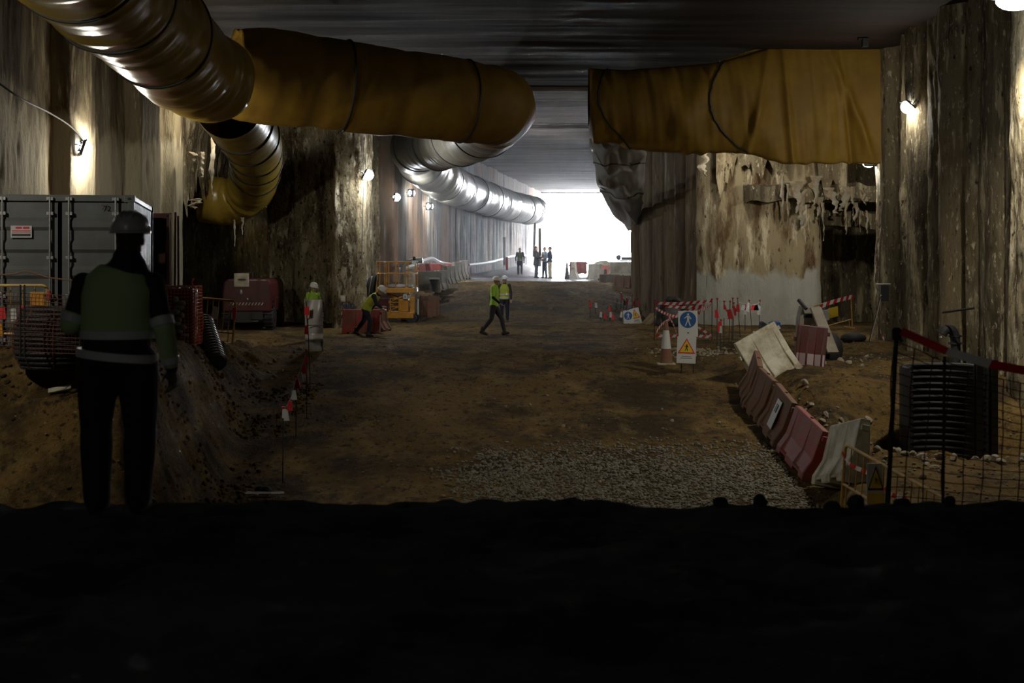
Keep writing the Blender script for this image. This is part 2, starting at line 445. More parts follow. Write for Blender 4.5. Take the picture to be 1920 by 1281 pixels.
def mound_h(X, Y):
    edge = 8.95 + .10 * fbm(X * 1.1, X * 0 + 2, seed=21, o=4)
    lumps = .035 * fbm(X * 2.2, Y * 2.2, seed=5, o=5, g=.6) + .05 * np.maximum(fbm(X * 5, Y * 5, seed=31, o=2) - .55, 0)
    top = 1.0 + lumps
    t = np.clip((Y - edge) / 2.4, 0, 1)
    return top * (1 - t) + (-2.6) * t
grid_mesh('ground_mound', np.arange(-14, 14, .06), np.concatenate([np.arange(-6.5, 2, .3), np.arange(2, 11.6, .06)]), mound_h, M['earth_dark'])
def mz(x, y):
    return float(mound_h(np.array([x]), np.array([y]))[0])

# ------------------------------------------------------------------ walls
def pile_wall(name, poly, z0, z1, material, bulge=.3, spacing=1.1, amp=.10, side=1, ds=.08, dz=.14, seed=1, ragged=None, rag_top=None):
    P = [Vector((p[0], p[1])) for p in poly]
    L = [0.0]
    for a, b in zip(P, P[1:]): L.append(L[-1] + (b - a).length)
    n = max(2, int(L[-1] / ds)); s = np.linspace(0, L[-1], n)
    px = np.interp(s, L, [p.x for p in P]); py = np.interp(s, L, [p.y for p in P])
    # normals, smoothed over the corners
    tx, ty = np.gradient(px, s), np.gradient(py, s)
    k = max(3, int(.25 / ds)) | 1
    ker = np.ones(k) / k
    tx = np.convolve(np.pad(tx, k // 2, 'edge'), ker, 'valid'); ty = np.convolve(np.pad(ty, k // 2, 'edge'), ker, 'valid')
    l = np.hypot(tx, ty) + 1e-9
    nx, ny = -ty / l * side, tx / l * side
    m = max(2, int((z1 - z0) / dz)); z = np.linspace(z0, z1, m)
    S, Z = np.meshgrid(s, z)
    if bulge > 0:
        u = ((s / spacing + .25 * vn(s / 5, s * 0, seed=seed)) % 1.0) * 2 - 1
        idx = np.floor(s / spacing)
        var = .75 + .5 * _h(idx, idx * 0, idx * 0, seed)
        prof = bulge * np.sqrt(np.maximum(1 - u * u * .96, 0)) * var
    else:
        prof = np.zeros_like(s)
    off = prof[None, :] + amp * fbm(S * .8, Z * .25, seed=seed, o=5, g=.6) + amp * .35 * fbm(S * 5, Z * 1.6, seed=seed + 7, o=3)
    X = px[None, :] + nx[None, :] * off; Y = py[None, :] + ny[None, :] * off
    if ragged is not None:          # broken lower edge
        low = ragged + .9 * fbm(s * 1.3, s * 0, seed=seed + 3, o=5, g=.7)
        Z = low[None, :] + (Z - z0) / (z1 - z0) * (z1 - low[None, :])
    V = np.stack([X, Y, Z], -1).reshape(-1, 3)
    i = np.arange(n - 1)[None, :] + np.arange(m - 1)[:, None] * n
    Fc = np.stack([i, i + 1, i + 1 + n, i + n], -1).reshape(-1, 4)
    me = bpy.data.meshes.new(name)
    me.vertices.add(len(V)); me.vertices.foreach_set('co', V.ravel())
    me.loops.add(Fc.size); me.loops.foreach_set('vertex_index', Fc.ravel())
    me.polygons.add(len(Fc)); me.polygons.foreach_set('loop_start', np.arange(0, Fc.size, 4)); me.polygons.foreach_set('loop_total', np.full(len(Fc), 4))
    me.polygons.foreach_set('use_smooth', np.ones(len(Fc), bool))
    me.materials.append(material); me.update(calc_edges=True)
    o = bpy.data.objects.new(name, me); col.objects.link(o); o['kind'] = 'structure'
    return o
# side=-1 pushes towards +x when the polyline runs to +y
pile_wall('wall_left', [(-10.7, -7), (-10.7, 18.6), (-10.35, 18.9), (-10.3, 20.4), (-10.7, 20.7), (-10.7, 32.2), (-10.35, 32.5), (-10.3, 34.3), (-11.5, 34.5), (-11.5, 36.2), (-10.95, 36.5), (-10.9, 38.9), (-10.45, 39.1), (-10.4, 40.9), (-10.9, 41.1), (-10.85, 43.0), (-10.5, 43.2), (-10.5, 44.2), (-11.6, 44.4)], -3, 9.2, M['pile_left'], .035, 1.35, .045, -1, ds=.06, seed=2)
pile_wall('wall_left_header', [(-10.7, 44.0), (-10.7, 50), (-10.6, 52.4)], 4.3, 9.2, M['pile'], .1, 1.3, .16, -1, seed=12, ragged=4.7)
pile_wall('wall_left_piles', [(-9.6, 58), (-9.55, 52.6), (-9.3, 52.2), (-6.2, 50.6), (-6.15, 48.9)], -.6, 9.2, M['pile_pale_lit'], .55, 1.42, .07, 1, ds=.06, dz=.1, seed=4)
pile_wall('wall_left_pillar', [(-6.2, 49.2), (-6.15, 48.2), (-5.15, 48.1), (-5.05, 49.5), (-5.6, 50.5), (-6.6, 58), (-6.6, 65), (-5.95, 65.6)], -.6, 9.2, M['pile_pale_lit'], .06, 1.4, .06, -1, seed=5)
pile_wall('wall_left_tunnel', [(-6.3, 65.3), (-5.75, 65.5), (2.75, 139), (2.75, 140)], -.5, 9.2, M['concrete_grey'], .16, 2.2, .05, -1, ds=.13, dz=.3, seed=6)
pile_wall('wall_left_chamber', [(-10.8, 44.2), (-20, 44.2), (-20, 58), (-9.6, 58)], -.5, 9.2, M['pile'], 0, 1, .05, -1, ds=.4, dz=.5, seed=7)
pile_wall('wall_right', [(11.9, -7), (11.9, 28.8)], -3, 9.2, M['pile'], .45, 1.95, .055, 1, ds=.06, seed=8)
pile_wall('wall_right_column', [(11.9, 28.4), (11.1, 28.7), (10.85, 29.4), (10.9, 30.3), (11.9, 30.7)], -3, 9.2, M['pile_pale_lit'], .02, 1.95, .07, 1, ds=.05, dz=.08, seed=18)
pile_wall('wall_right_run', [(12.1, 30.4), (12.1, 42.5)], -3, 9.2, M['pile'], .85, 1.95, .06, 1, ds=.05, dz=.1, seed=8)
pile_wall('wall_right_corner', [(11.9, 42.2), (11.5, 42.5), (11.38, 43.3), (11.6, 43.9), (16, 44.0), (16, 55.5)], -1, 9.2, M['pile_pale_lit'], .05, 1.5, .06, 1, seed=9, ds=.07)
pile_wall('wall_right_alcove', [(16, 55.2), (11.2, 55.2), (11.1, 50.5)], -.6, 9.2, M['pile'], .22, 1.6, .08, 1, seed=10)
pile_wall('wall_right_piles', [(11.15, 50.8), (10.9, 50.0), (7.6, 50.3), (6.9, 50.9)], -.6, 9.2, M['pile_white'], .30, 1.75, .07, 1, seed=11)
pile_wall('wall_right_pillars', [(7.3, 50.5), (6.8, 51.5), (6.6, 54), (5.85, 57.2), (5.6, 59.5), (5.9, 62), (7.4, 66), (10.2, 92), (17.0, 139), (17.0, 140)], -.6, 9.2, M['pile_plain'], .42, 1.7, .05, 1, seed=13)
pile_wall('wall_back', [(-11.5, -6.5), (12.5, -6.5)], -3, 9.2, M['pile'], 0, 1, .05, 1, ds=.5, dz=.5, seed=14)
# broken beam over the right alcove
pile_wall('trim_1', [(11.9, 49.2), (7.3, 49.6)], 5.5, 7.3, M['pile'], 0, 1, .05, 1, seed=15, ragged=5.6)

def slab(name, x0, x1, y0, y1, z, mtl, th=.6):
    m_ = MB(); m_.box(((x0 + x1) / 2, (y0 + y1) / 2, z + th / 2), (x1 - x0, y1 - y0, th))
    o = m_.build(name, mtl); o['kind'] = 'structure'; return o
def ceil_h(X, Y):
    return 9.0 - .05 * fbm(X * .1, Y * .9, seed=41, o=4) - .03 * np.abs(np.sin(Y * 1.3)) ** 8
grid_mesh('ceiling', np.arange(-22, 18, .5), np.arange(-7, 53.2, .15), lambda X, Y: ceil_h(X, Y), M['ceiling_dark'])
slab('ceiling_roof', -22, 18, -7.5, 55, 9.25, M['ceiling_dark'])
grid_mesh('ceiling_tunnel', np.arange(-22, 24, .6), np.arange(54.2, 67.2, .12), lambda X, Y: ceil_h(X, Y) + .02, M['ceiling'])
grid_mesh('ceiling_far', np.arange(-22, 26, .6), np.arange(69.2, 139.6, .2), lambda X, Y: ceil_h(X, Y) + .02, M['ceiling'])
slab('trim_2', -22, 18, 52.6, 54.4, 8.86, M['ceiling'], .8)       # beam where the near slab ends
slab('ceiling_cover', -22, 28, 54.5, 140, 9.7, M['ceiling_dark'])   # slab above, seen through the joint
for i, yy in enumerate((67.0, 69.2)):
    slab('trim_%d' % (3 + i), -22, 24, yy - .12, yy + .12, 8.95, M['ceiling'], .8)
slab('trim_5', -22, 28, 139.2, 140.0, 8.9, M['ceiling'], 2.0)
# ------------------------------------------------------------------ ducts
def smooth_path(pts, n=10):
    P = [Vector(p) for p in pts]; out = []
    for i in range(len(P) - 1):
        p0, p1, p2, p3 = P[max(i - 1, 0)], P[i], P[i + 1], P[min(i + 2, len(P) - 1)]
        for k in range(n):
            t = k / n
            out.append(.5 * ((2 * p1) + (-p0 + p2) * t + (2 * p0 - 5 * p1 + 4 * p2 - p3) * t * t + (-p0 + 3 * p1 - 3 * p2 + p3) * t ** 3))
    out.append(P[-1]); return out
def duct(name, path, material, label, strap_at=(), n=56, wrinkle=.03, seed=0, step=.10, pinch=None, cap0=False, cap1=False, seg=2.4, group=None):
    """path: (px,py,Y,r)"""
    pts = [Vector((*at(a, b, c), r)) for a, b, c, r in path]
    sp = smooth_path(pts, 24)
    L = [0.0]
    for a, b in zip(sp, sp[1:]): L.append(L[-1] + (b.xyz - a.xyz).length)
    m = int(L[-1] / step); S = np.linspace(0, L[-1], m)
    C = np.stack([np.interp(S, L, [q[k] for q in sp]) for k in range(4)], -1)
    T = np.gradient(C[:, :3], axis=0); T /= np.linalg.norm(T, axis=1)[:, None] + 1e-9
    curv = np.linalg.norm(np.gradient(T, axis=0), axis=1) / step
    up = np.array((0, 0, 1.0)); A, B = [], []
    for t in T:
        a = np.cross(t, up); a /= np.linalg.norm(a) + 1e-9
        b = np.cross(a, t); b /= np.linalg.norm(b) + 1e-9
        up = b; A.append(a); B.append(b)
    A, B = np.array(A), np.array(B)
    th = np.linspace(0, 2 * np.pi, n, endpoint=False)
    SS, TT = np.meshgrid(S, th, indexing='ij')
    r = C[:, 3][:, None] * np.ones_like(TT)
    # panel swell between straps, rings of small creases, crushed inner bend
    r = r * (1 - (.035 if seg < 5 else .07) * np.abs(np.cos(SS * np.pi / seg)) ** 14)
    r = r - wrinkle * (.4 + 1.8 * np.clip(curv[:, None] * 1.2, 0, 1)) * (vn(SS * 5.0, np.cos(TT) * 1.2, np.sin(TT) * 1.2, seed=seed) * .6 + vn(SS * 11, np.cos(TT) * 1.5, np.sin(TT) * 1.5, seed=seed + 2) * .35)
    r = r + .05 * fbm(SS * .5, np.cos(TT) * .8, np.sin(TT) * .8, seed=seed + 5, o=2)
    if pinch:
        for s0, wdt, dep, kk in pinch:
            g = np.exp(-((SS - s0) / wdt) ** 2)
            r = r * (1 - dep * g * (.55 + .45 * np.cos(TT * kk + 2 * vn(SS, TT * 0, seed=seed))))
    V = C[:, None, :3] + (A[:, None, :] * np.cos(TT)[..., None] + B[:, None, :] * np.sin(TT)[..., None]) * r[..., None]
    V = V.reshape(-1, 3)
    fs = []
    for i in range(m - 1):
        for k in range(n):
            fs.append((i * n + k, i * n + (k + 1) % n, (i + 1) * n + (k + 1) % n, (i + 1) * n + k))
    if cap0: fs.append(tuple(range(n))[::-1])
    if cap1: fs.append(tuple((m - 1) * n + k for k in range(n)))
    root = empty(name, tuple(C[0, :3]), label=label, cat='duct', group=group)
    o = link_mesh('fabric_tube', [Vector(v) - Vector(C[0, :3]) for v in V], fs, material, root, True)
    for s0 in strap_at:
        i = min(m - 2, int(s0 / step)); b = MB()
        ring = [Vector(V[i * n + k]) - Vector(C[0, :3]) + (Vector(V[i * n + k]) - Vector(C[i, :3])).normalized() * .012 for k in range(n)]
        b.tube(ring, .028, 6, closed=True)
        b.build('strap', M['strap'], root, True)
    return root, S[-1]

duct('ventilation_duct', [(-60, -330, 17.5, 1.15), (60, -170, 20.5, 1.15), (180, -45, 24.5, 1.15), (300, 72, 29, 1.13), (355, 128, 31.8, 1.1), (398, 150, 33.2, 1.08)],
     M['yellow_pvc'], 'huge shiny yellow duct coming down from the top of the picture, nearest of the ducts',
     strap_at=(5.5, 8.2, 11.2), seed=1, wrinkle=.12, pinch=[(17.2, .9, .18, 7)], cap1=True)
duct('ventilation_duct', [(418, 128, 35.5, 1.0), (450, 137, 35.7, 1.22), (640, 160, 36.8, 1.2), (870, 190, 38, 1.14), (918, 197, 38.8, 1.14), (932, 204, 40.6, 1.12), (926, 213, 42.4, 1.11)],
     M['matte_pvc'], 'long yellow duct across the hall below the dark ceiling, bending back at its right end',
     strap_at=(3.3, 6.6), seed=3, wrinkle=.045, pinch=[(.1, .5, .12, 9)], cap0=True)
duct('ventilation_duct', [(927, 212, 42.2, 1.08), (912, 228, 44.4, 1.08), (875, 252, 48, 1.05), (815, 270, 55, 1.05), (782, 275, 61, 1.12), (788, 298, 65.5, 1.12), (820, 330, 70.5, 1.1), (845, 347, 77, 1.12), (880, 362, 86, 1.1), (930, 378, 97, 1.1), (975, 391, 107, 1.15), (1003, 395, 116, 1.15)],
     M['silver_pvc'], 'long pale silvery duct looping back and running along the far left wall to the exit',
     strap_at=(3, 7, 12, 18, 24, 31, 38, 45, 52, 60, 66, 71), seed=5, wrinkle=.09, seg=5.5, step=.14)
duct('ventilation_duct', [(430, 195, 38, .95), (448, 222, 40, .95), (472, 262, 43.5, .92), (480, 300, 46.5, .88), (476, 338, 48.5, .85), (455, 368, 49.5, .85), (425, 378, 49.7, .85), (380, 372, 49.7, .85)],
     M['yellow_pvc'], 'yellow duct branch dropping behind the big duct into the dark left chamber',
     strap_at=(2.6, 4.9, 7.2, 8.6, 9.8), seed=7, wrinkle=.05)

# deflated duct hung like a curtain on the right
def curtain(name, root, tops, bots, Y0, material, nu=260, nv=70, depth=.5, seed=0, hem=None):
    tx = [t[0] for t in tops]; x0, x1 = tx[0], tx[-1]
    u = np.linspace(0, 1, nu); v = np.linspace(0, 1, nv)
    px = x0 + (x1 - x0) * u
    zt = np.array([at(0, np.interp(p, tx, [t[1] for t in tops]), Y0).z for p in px])
    zb = np.array([at(0, np.interp(p, [b[0] for b in bots], [b[1] for b in bots]), Y0).z for p in px])
    zb = zb + .05 * vn(px / 14, px * 0, seed=seed + 8)
    Xw = (px - CX) / F * Y0
    U, Vv = np.meshgrid(u, v, indexing='ij')
    XX = np.repeat(Xw[:, None], nv, 1)
    full = np.interp(px, [1105, 1190, 1330, 1480, 1660], [.75, 1.0, .75, .15, .05])[:, None]   # how much air is left inside
    bul = full * np.sin(np.pi * np.clip(Vv, 0, 1)) ** .6 * .85
    fold = .09 * vn(XX * 2.3 + Vv * 1.2, Vv * .7, seed=seed) * (.25 + .75 * Vv) + .03 * vn(XX * 6 - Vv * 2, Vv * 1.2, seed=seed + 1)
    sag = np.zeros_like(U)
    for (a, b, k) in ((1210, 0.1, .9), (1290, .55, -.7), (1380, .2, .8)):   # diagonal tension folds
        d = (px[:, None] - a) / 60 - (Vv - b) * k * 2
        sag += .16 * np.exp(-(d * 2.2) ** 2)
    for (a, sl, wd, am) in ((1465, .2, .07, .22), (1550, .9, .10, .35), (1575, .25, .06, -.2), (1440, -.4, .08, .2), (1615, .1, .1, .05)):
        d = (px[:, None] - a) / 100 - Vv * sl
        sag += am * np.exp(-(d / wd) ** 2) * (.2 + .8 * Vv)
    endk = (1 - sst(1600, 1650, px))[:, None]
    front = Y0 - bul - (fold + sag) * endk - .12 * (1 - endk)
    Zf = zt[:, None] + (zb - zt)[:, None] * Vv
    Yb = Y0 + .25 + full * .5 * np.sin(np.pi * Vv) + .05 * fold
    V1_ = np.stack([XX, front, Zf], -1); V2_ = np.stack([XX, Yb, Zf], -1)
    V = np.concatenate([V1_, V2_[:, ::-1]], 1)   # around the flattened tube
    n2 = 2 * nv
    V = V.reshape(-1, 3); base = Vector(V[0]); fs = []
    for i in range(nu - 1):
        for k in range(n2):
            fs.append((i * n2 + k, i * n2 + (k + 1) % n2, (i + 1) * n2 + (k + 1) % n2, (i + 1) * n2 + k))
    o = link_mesh(name, [Vector(q) - Vector(root.location) for q in V], fs, material, root, True)
    return front, XX, Zf, px
tops = [(1104, 128), (1180, 132), (1270, 124), (1350, 118), (1400, 103), (1440, 91), (1480, 86), (1659, 84)]
bots = [(1104, 235), (1112, 268), (1150, 270), (1200, 282), (1300, 290), (1390, 284), (1440, 300), (1470, 306), (1560, 305), (1659, 307)]
r0 = empty('deflated_duct', tuple(at(1380, 200, 42.6)), label='limp yellow duct sheet hanging like a curtain below the dark ceiling', cat='duct')
front, XX, Zf, pxs = curtain('sheet', r0, tops, bots, 42.6, M['matte_pvc'], seed=51)
for pxa, cv in ((1140, -22), (1358, -34)):
    b = MB(); ring = []
    for t in np.linspace(0, 1, 30):
        px_ = pxa + cv * math.sin(math.pi * t) ** .8 + 42 * t ** 4
        i = int(np.clip((px_ - pxs[0]) / (pxs[-1] - pxs[0]) * (len(pxs) - 1), 0, len(pxs) - 1)); k = int(t * (front.shape[1] - 1))
        ring.append(Vector((XX[i, k], front[i, k] - .03, Zf[i, k])) - r0.location)
    b.tube(ring, .03, 6); b.build('strap', M['strap'], r0, True)
b = MB(); b.tube([at(px, py - 3, 42.7) - r0.location for px, py in tops[3:]], .05, 8); b.build('hanging_edge', M['yel_metal'], r0, True)

# crumpled grey duct behind it
def crumple():
    r1 = empty('deflated_duct', tuple(at(1160, 330, 50)), label='crumpled limp grey duct hanging in folds beside the bright exit', cat='duct')
    rows = [  # left px, right px, py, Y
        (1106, 1213, 255, 44.5), (1110, 1213, 285, 46), (1118, 1211, 315, 48), (1118, 1210, 335, 50), (1128, 1208, 362, 53), (1140, 1206, 385, 56), (1158, 1203, 405, 59), (1175, 1200, 420, 61)]
    nu, nv = 150, 110
    tt = np.linspace(0, len(rows) - 1, nv)
    lf, rt, pyv, Yv = [np.interp(tt, range(len(rows)), [q[k] for q in rows]) for k in range(4)]
    th = np.linspace(0, 2 * np.pi, nu, endpoint=False)
    T, H = np.meshgrid(np.arange(nv), th, indexing='ij')
    c = (lf + rt) / 2; hw = (rt - lf) / 2
    px = c[:, None] + hw[:, None] * np.cos(H)
    Yd = Yv[:, None] - np.sin(H) * 1.1
    w_ = np.cos(H)
    # swags: folds that hang between left and right
    ph = pyv[:, None] / 13.0 + 1.8 * w_ ** 2 + 1.2 * vn(w_ * 2.2, pyv[:, None] / 45.0, seed=61)
    Yd = Yd + .55 * np.abs(np.sin(ph * .9)) ** .7 + .22 * vn(w_ * 5, pyv[:, None] / 12, seed=62)
    py = pyv[:, None] + 9 * (1 - w_ ** 2) + 5 * vn(w_ * 3, pyv[:, None] / 20, seed=63)
    X = (px - CX) / F * Yv[:, None]; Z = CZ - (py - HY) / F * Yv[:, None]
    V = np.stack([X, Yd, Z], -1).reshape(-1, 3); fs = []
    for i in range(nv - 1):
        for k in range(nu):
            fs.append((i * nu + k, i * nu + (k + 1) % nu, (i + 1) * nu + (k + 1) % nu, (i + 1) * nu + k))
    link_mesh('crumpled_sheet', [Vector(q) - r1.location for q in V], fs, M['crumple'], r1, True)
    for k in (25, 62):
        b = MB(); b.tube([Vector(V[k * nu + j]) - r1.location for j in range(nu)], .03, 5, closed=True); b.build('strap', M['strap'], r1, True)
crumple()

# ------------------------------------------------------------------ lamps
for lab, (px, py, Y), tgt, wt, cone, c in LAMPS:
    p = at(px, py, Y); d = (Vector(tgt) - p).normalized()
    p = p
    big = 1.8 if 1800 < px < 2000 else 1.0
    root = empty('floodlight', tuple(p), label=lab, cat='lamp', rot=d.to_track_quat('-Z', 'Y').to_euler())
    s_ = .21 * big
    b = MB(); b.box((0, 0, .05), (s_ * 2.3, s_ * 2.0, .07), taper=(.8, .8)); b.box((0, 0, .1), (s_ * 1.3, s_ * 1.1, .05))
    b.build('housing', M['dark_metal'], root, bevel=.01)
    b = MB(); b.ell((0, 0, -.02), (s_ * 1.0, s_ * .85, .17), 20, 10); b.build('lens', M['lamp_glow'], root, True)
    b = MB(); b.tube([(-s_ * 1.25, 0, .05), (-s_ * 1.25, 0, .22), (s_ * 1.25, 0, .22), (s_ * 1.25, 0, .05)], .014, 6); b.build('bracket', M['dark_metal'], root)
    if 'left foot' in lab:
        q = root.rotation_euler.to_matrix().inverted() @ Vector((0, 0, 8.95 - p.z)); b = MB(); b.tube([(0, 0, .2), q], .012, 5); b.build('suspension_wire', M['dark_metal'], root)  # holds up the added floodlight behind the sheet

def cable(pts, r, label, m='black', name='cable', group=None, cat='cable'):
    P = smooth_path(pts, 8); base = P[0].copy()
    b = MB(); b.tube([p - base for p in P], r, 5)
    o = b.build(name, M[m], None, True); o.location = base
    return tag(o, label, cat, group)
cable([at(680, 240, 47.85), at(680, 300, 47.85), at(683, 322, 47.85)], .018, 'thin cable dropping to the lamp at the pale pillar', 'steel')
cable([at(683, 334, 47.85), at(680, 400, 47.85), at(678, 500, 47.9)], .018, 'thin cable hanging below the lamp at the pale pillar', 'steel')
cable([at(-10, 150, 27.8), at(40, 185, 29), at(90, 210, 30.6), at(130, 235, 31.8), at(157, 262, 32.6)], .022, 'black cable sagging along the left wall to the lamp')
cable([at(1718, 62, 38.4), at(1716, 100, 38.6), at(1712, 190, 38.7)], .02, 'black cable running down the right wall to the lamp')
cable([at(274, 165, 41), at(273, 250, 41), at(276, 330, 41)], .02, 'black cable hanging on the left wall behind the ducts')
# ------------------------------------------------------------------ shared builders
def orient(root, xdir, up=(0, 0, 1)):
    x = Vector(xdir).normalized(); z = Vector(up); y = z.cross(x).normalized(); z = x.cross(y)
    root.rotation_euler = Matrix((x, y, z)).transposed().to_euler()

def ribbon(pts, width, stripe, name, parent=None, mats=None, wdir=(0, 0, 1), slant=.5, base=None, twist=0):
    P = [Vector(p) for p in pts]; P = smooth_path(P, 10)
    L = [0.0]
    for a, b in zip(P, P[1:]): L.append(L[-1] + (b - a).length)
    n = max(2, int(L[-1] / stripe * 2)); out = MB(); wv = Vector(wdir).normalized()
    def pt(s):
        s = max(0, min(L[-1], s))
        return Vector([float(np.interp(s, L, [q[k] for q in P])) for k in range(3)])
    base = base or Vector((0, 0, 0))
    for i in range(n):
        s0, s1 = L[-1] * i / n, L[-1] * (i + 1) / n; sl = slant * width
        t0, t1 = twist * math.sin(s0 * 5), twist * math.sin(s1 * 5)
        off0, off1 = Vector((0, t0 * width, 0)), Vector((0, t1 * width, 0))
        a, b_ = pt(s0) - base, pt(s1) - base
        c, d = pt(s1 + sl) - base + wv * width + off1, pt(s0 + sl) - base + wv * width + off0
        out.add([a, b_, c, d], [(0, 1, 2, 3)], (i // 1) % 2)
    return out.build(name, mats or [M['tape_red'], M['tape_white']], parent)

def barrier(name, L_, H, base_w, material, label, group=None, lug=None, sign=False, grooves=True):
    """plastic traffic barrier, local x along its length, origin at base centre"""
    root = empty(name, label=label, cat='barrier', group=group)
    w = base_w / 2
    prof = [(-w, .03), (-w * .95, 0), (w * .95, 0), (w, .03), (w, .14 * H), (w * .52, .42 * H), (w * .30, .98 * H), (w * .26, H), (-w * .26, H), (-w * .30, .98 * H), (-w * .52, .42 * H), (-w, .14 * H)]
    b = MB(); n = len(prof)
    xs_ = [-L_ / 2, -L_ / 2 + .03]
    ng = max(2, int(L_ / .75))
    for g in range(ng):
        c = -L_ / 2 + L_ * (g + .5) / ng; hw = L_ / ng * .20
        xs_ += [c - hw - .03, c - hw, c + hw, c + hw + .03]
    xs_ += [L_ / 2 - .03, L_ / 2]
    rings = []
    for i, x in enumerate(xs_):
        k = 1.0
        if i in (0, len(xs_) - 1): k = .93
        inner = grooves and i > 1 and i < len(xs_) - 2 and (i - 2) % 4 in (1, 2)
        ring = []
        for (y, z) in prof:
            yy = y * k
            if inner and .1 * H < z < .8 * H: yy *= .80
            if inner and z < .05 * H: z = z + .07 * H
            ring.append((x, yy, z))
        rings += ring
    fs = []
    for i in range(len(xs_) - 1):
        for k in range(n):
            fs.append((i * n + k, i * n + (k + 1) % n, (i + 1) * n + (k + 1) % n, (i + 1) * n + k))
    fs.append(tuple(range(n))); fs.append(tuple((len(xs_) - 1) * n + k for k in range(n)))
    b.add(rings, fs); b.build('body', material, root, bevel=.012)
    b = MB(); b.box((L_ / 2 + .03, 0, H * .86), (.07, w * .45, .10)); b.build('coupling_lug', lug or material, root, bevel=.01)
    b = MB(); b.box((-L_ / 2 - .03, 0, H * .70), (.07, w * .45, .10)); b.build('coupling_lug', lug or material, root, bevel=.01)
    b = MB(); b.lathe([(.035, 0), (.035, .025), (.02, .03)], 12, (0, 0, H)); b.build('filler_cap', lug or material, root)
    return root

def stand(root, x, y, rz=0, tilt=0, roll=0, dz=0, z=None):
    root.location = (x, y, (fz(x, y) if z is None else z) + dz)
    root.rotation_euler = (tilt, roll, rz)
    return root

def fence(name, L_, H, label, mtl, group=None, bars=9, low=.22, thick=.021):
    root = empty(name, label=label, cat='fence', group=group)
    r = .09
    pts = [(0, 0, 0), (0, 0, H - r)] + [(r - r * math.cos(a), 0, H - r + r * math.sin(a)) for a in np.linspace(.3, math.pi / 2, 5)]
    pts += [(L_ - r + r * math.sin(a), 0, H - r + r * math.cos(a)) for a in np.linspace(0, math.pi / 2, 6)] + [(L_, 0, 0)]
    b = MB(); b.tube(pts, thick, 8); b.build('frame', mtl, root, True)
    b = MB(); b.tube([(0, 0, low), (L_, 0, low)], thick * .85, 8); b.build('lower_rail', mtl, root, True)
    for i in range(bars):
        x = L_ * (i + 1) / (bars + 1)
        b = MB(); b.tube([(x, 0, low), (x, 0, H)], thick * .45, 6); b.build('bar', mtl, root, True)
    for x in (.12, L_ - .12):
        b = MB(); b.box((x, 0, .015), (.05, .42, .03)); b.tube([(x, 0, .02), (x, 0, low)], .014, 6); b.build('foot', mtl, root)
    return root

def rod(base, top, label, group, flags=(), r=.011, cap='red'):
    root = empty('marker_rod', tuple(base), label=label, cat='rod', group=group)
    t = Vector(top) - Vector(base)
    b = MB(); b.tube([(0, 0, -.05), t], r, 6); b.build('shaft', M['dark_metal'], root, True)
    d = t.normalized()
    b = MB(); b.lathe([(.012, -.03), (.03, -.02), (.034, .0), (.034, .014), (.01, .02)], 12, t); b.build('cap', M[cap], root, True)
    for (s, c, w_, h_) in flags:
        p = t * s; q = random.uniform(-.5, .5)
        b = MB(); b.prism([(-w_ * .3, 0), (w_ * .3, 0), (w_ * .5, -h_), (-w_ * .45, -h_ * .95)], -.008, .008, 'y')
        o = b.build('pennant', M[c], root); o.location = p + Vector((random.uniform(-.04, .04), -.02, 0)); o.rotation_euler = (0, q * .4, q)
    return root

def disc(b, c, r, y, n=28, mi=0, th=.004):
    b.prism([(c[0] + r * math.cos(2 * math.pi * k / n), c[1] + r * math.sin(2 * math.pi * k / n)) for k in range(n)], y - th, y, 'y', mi)

def walker(b, c, s, y, mi=0, th=.004):
    """walking figure of the signs, s = its height"""
    cx, cz = c
    def poly(p): b.prism([(cx + a * s, cz + q * s) for a, q in p], y - th, y, 'y', mi)
    disc(b, (cx + .02 * s, cz + .42 * s), .075 * s, y, 14, mi, th)
    poly([(-.09, .32), (.10, .32), (.10, .12), (.08, -.06), (-.07, -.06), (-.06, .12)])
    poly([(-.07, -.04), (.02, -.04), (-.10, -.30), (-.17, -.50), (-.25, -.46), (-.15, -.24)])
    poly([(0, -.04), (.08, -.04), (.14, -.26), (.22, -.47), (.14, -.5), (.05, -.26)])
    poly([(-.09, .32), (-.04, .25), (-.18, .14), (-.30, .10), (-.30, .15), (-.18, .21)])
    poly([(.10, .32), (.06, .24), (.15, .12), (.22, .02), (.27, .06), (.19, .20)])

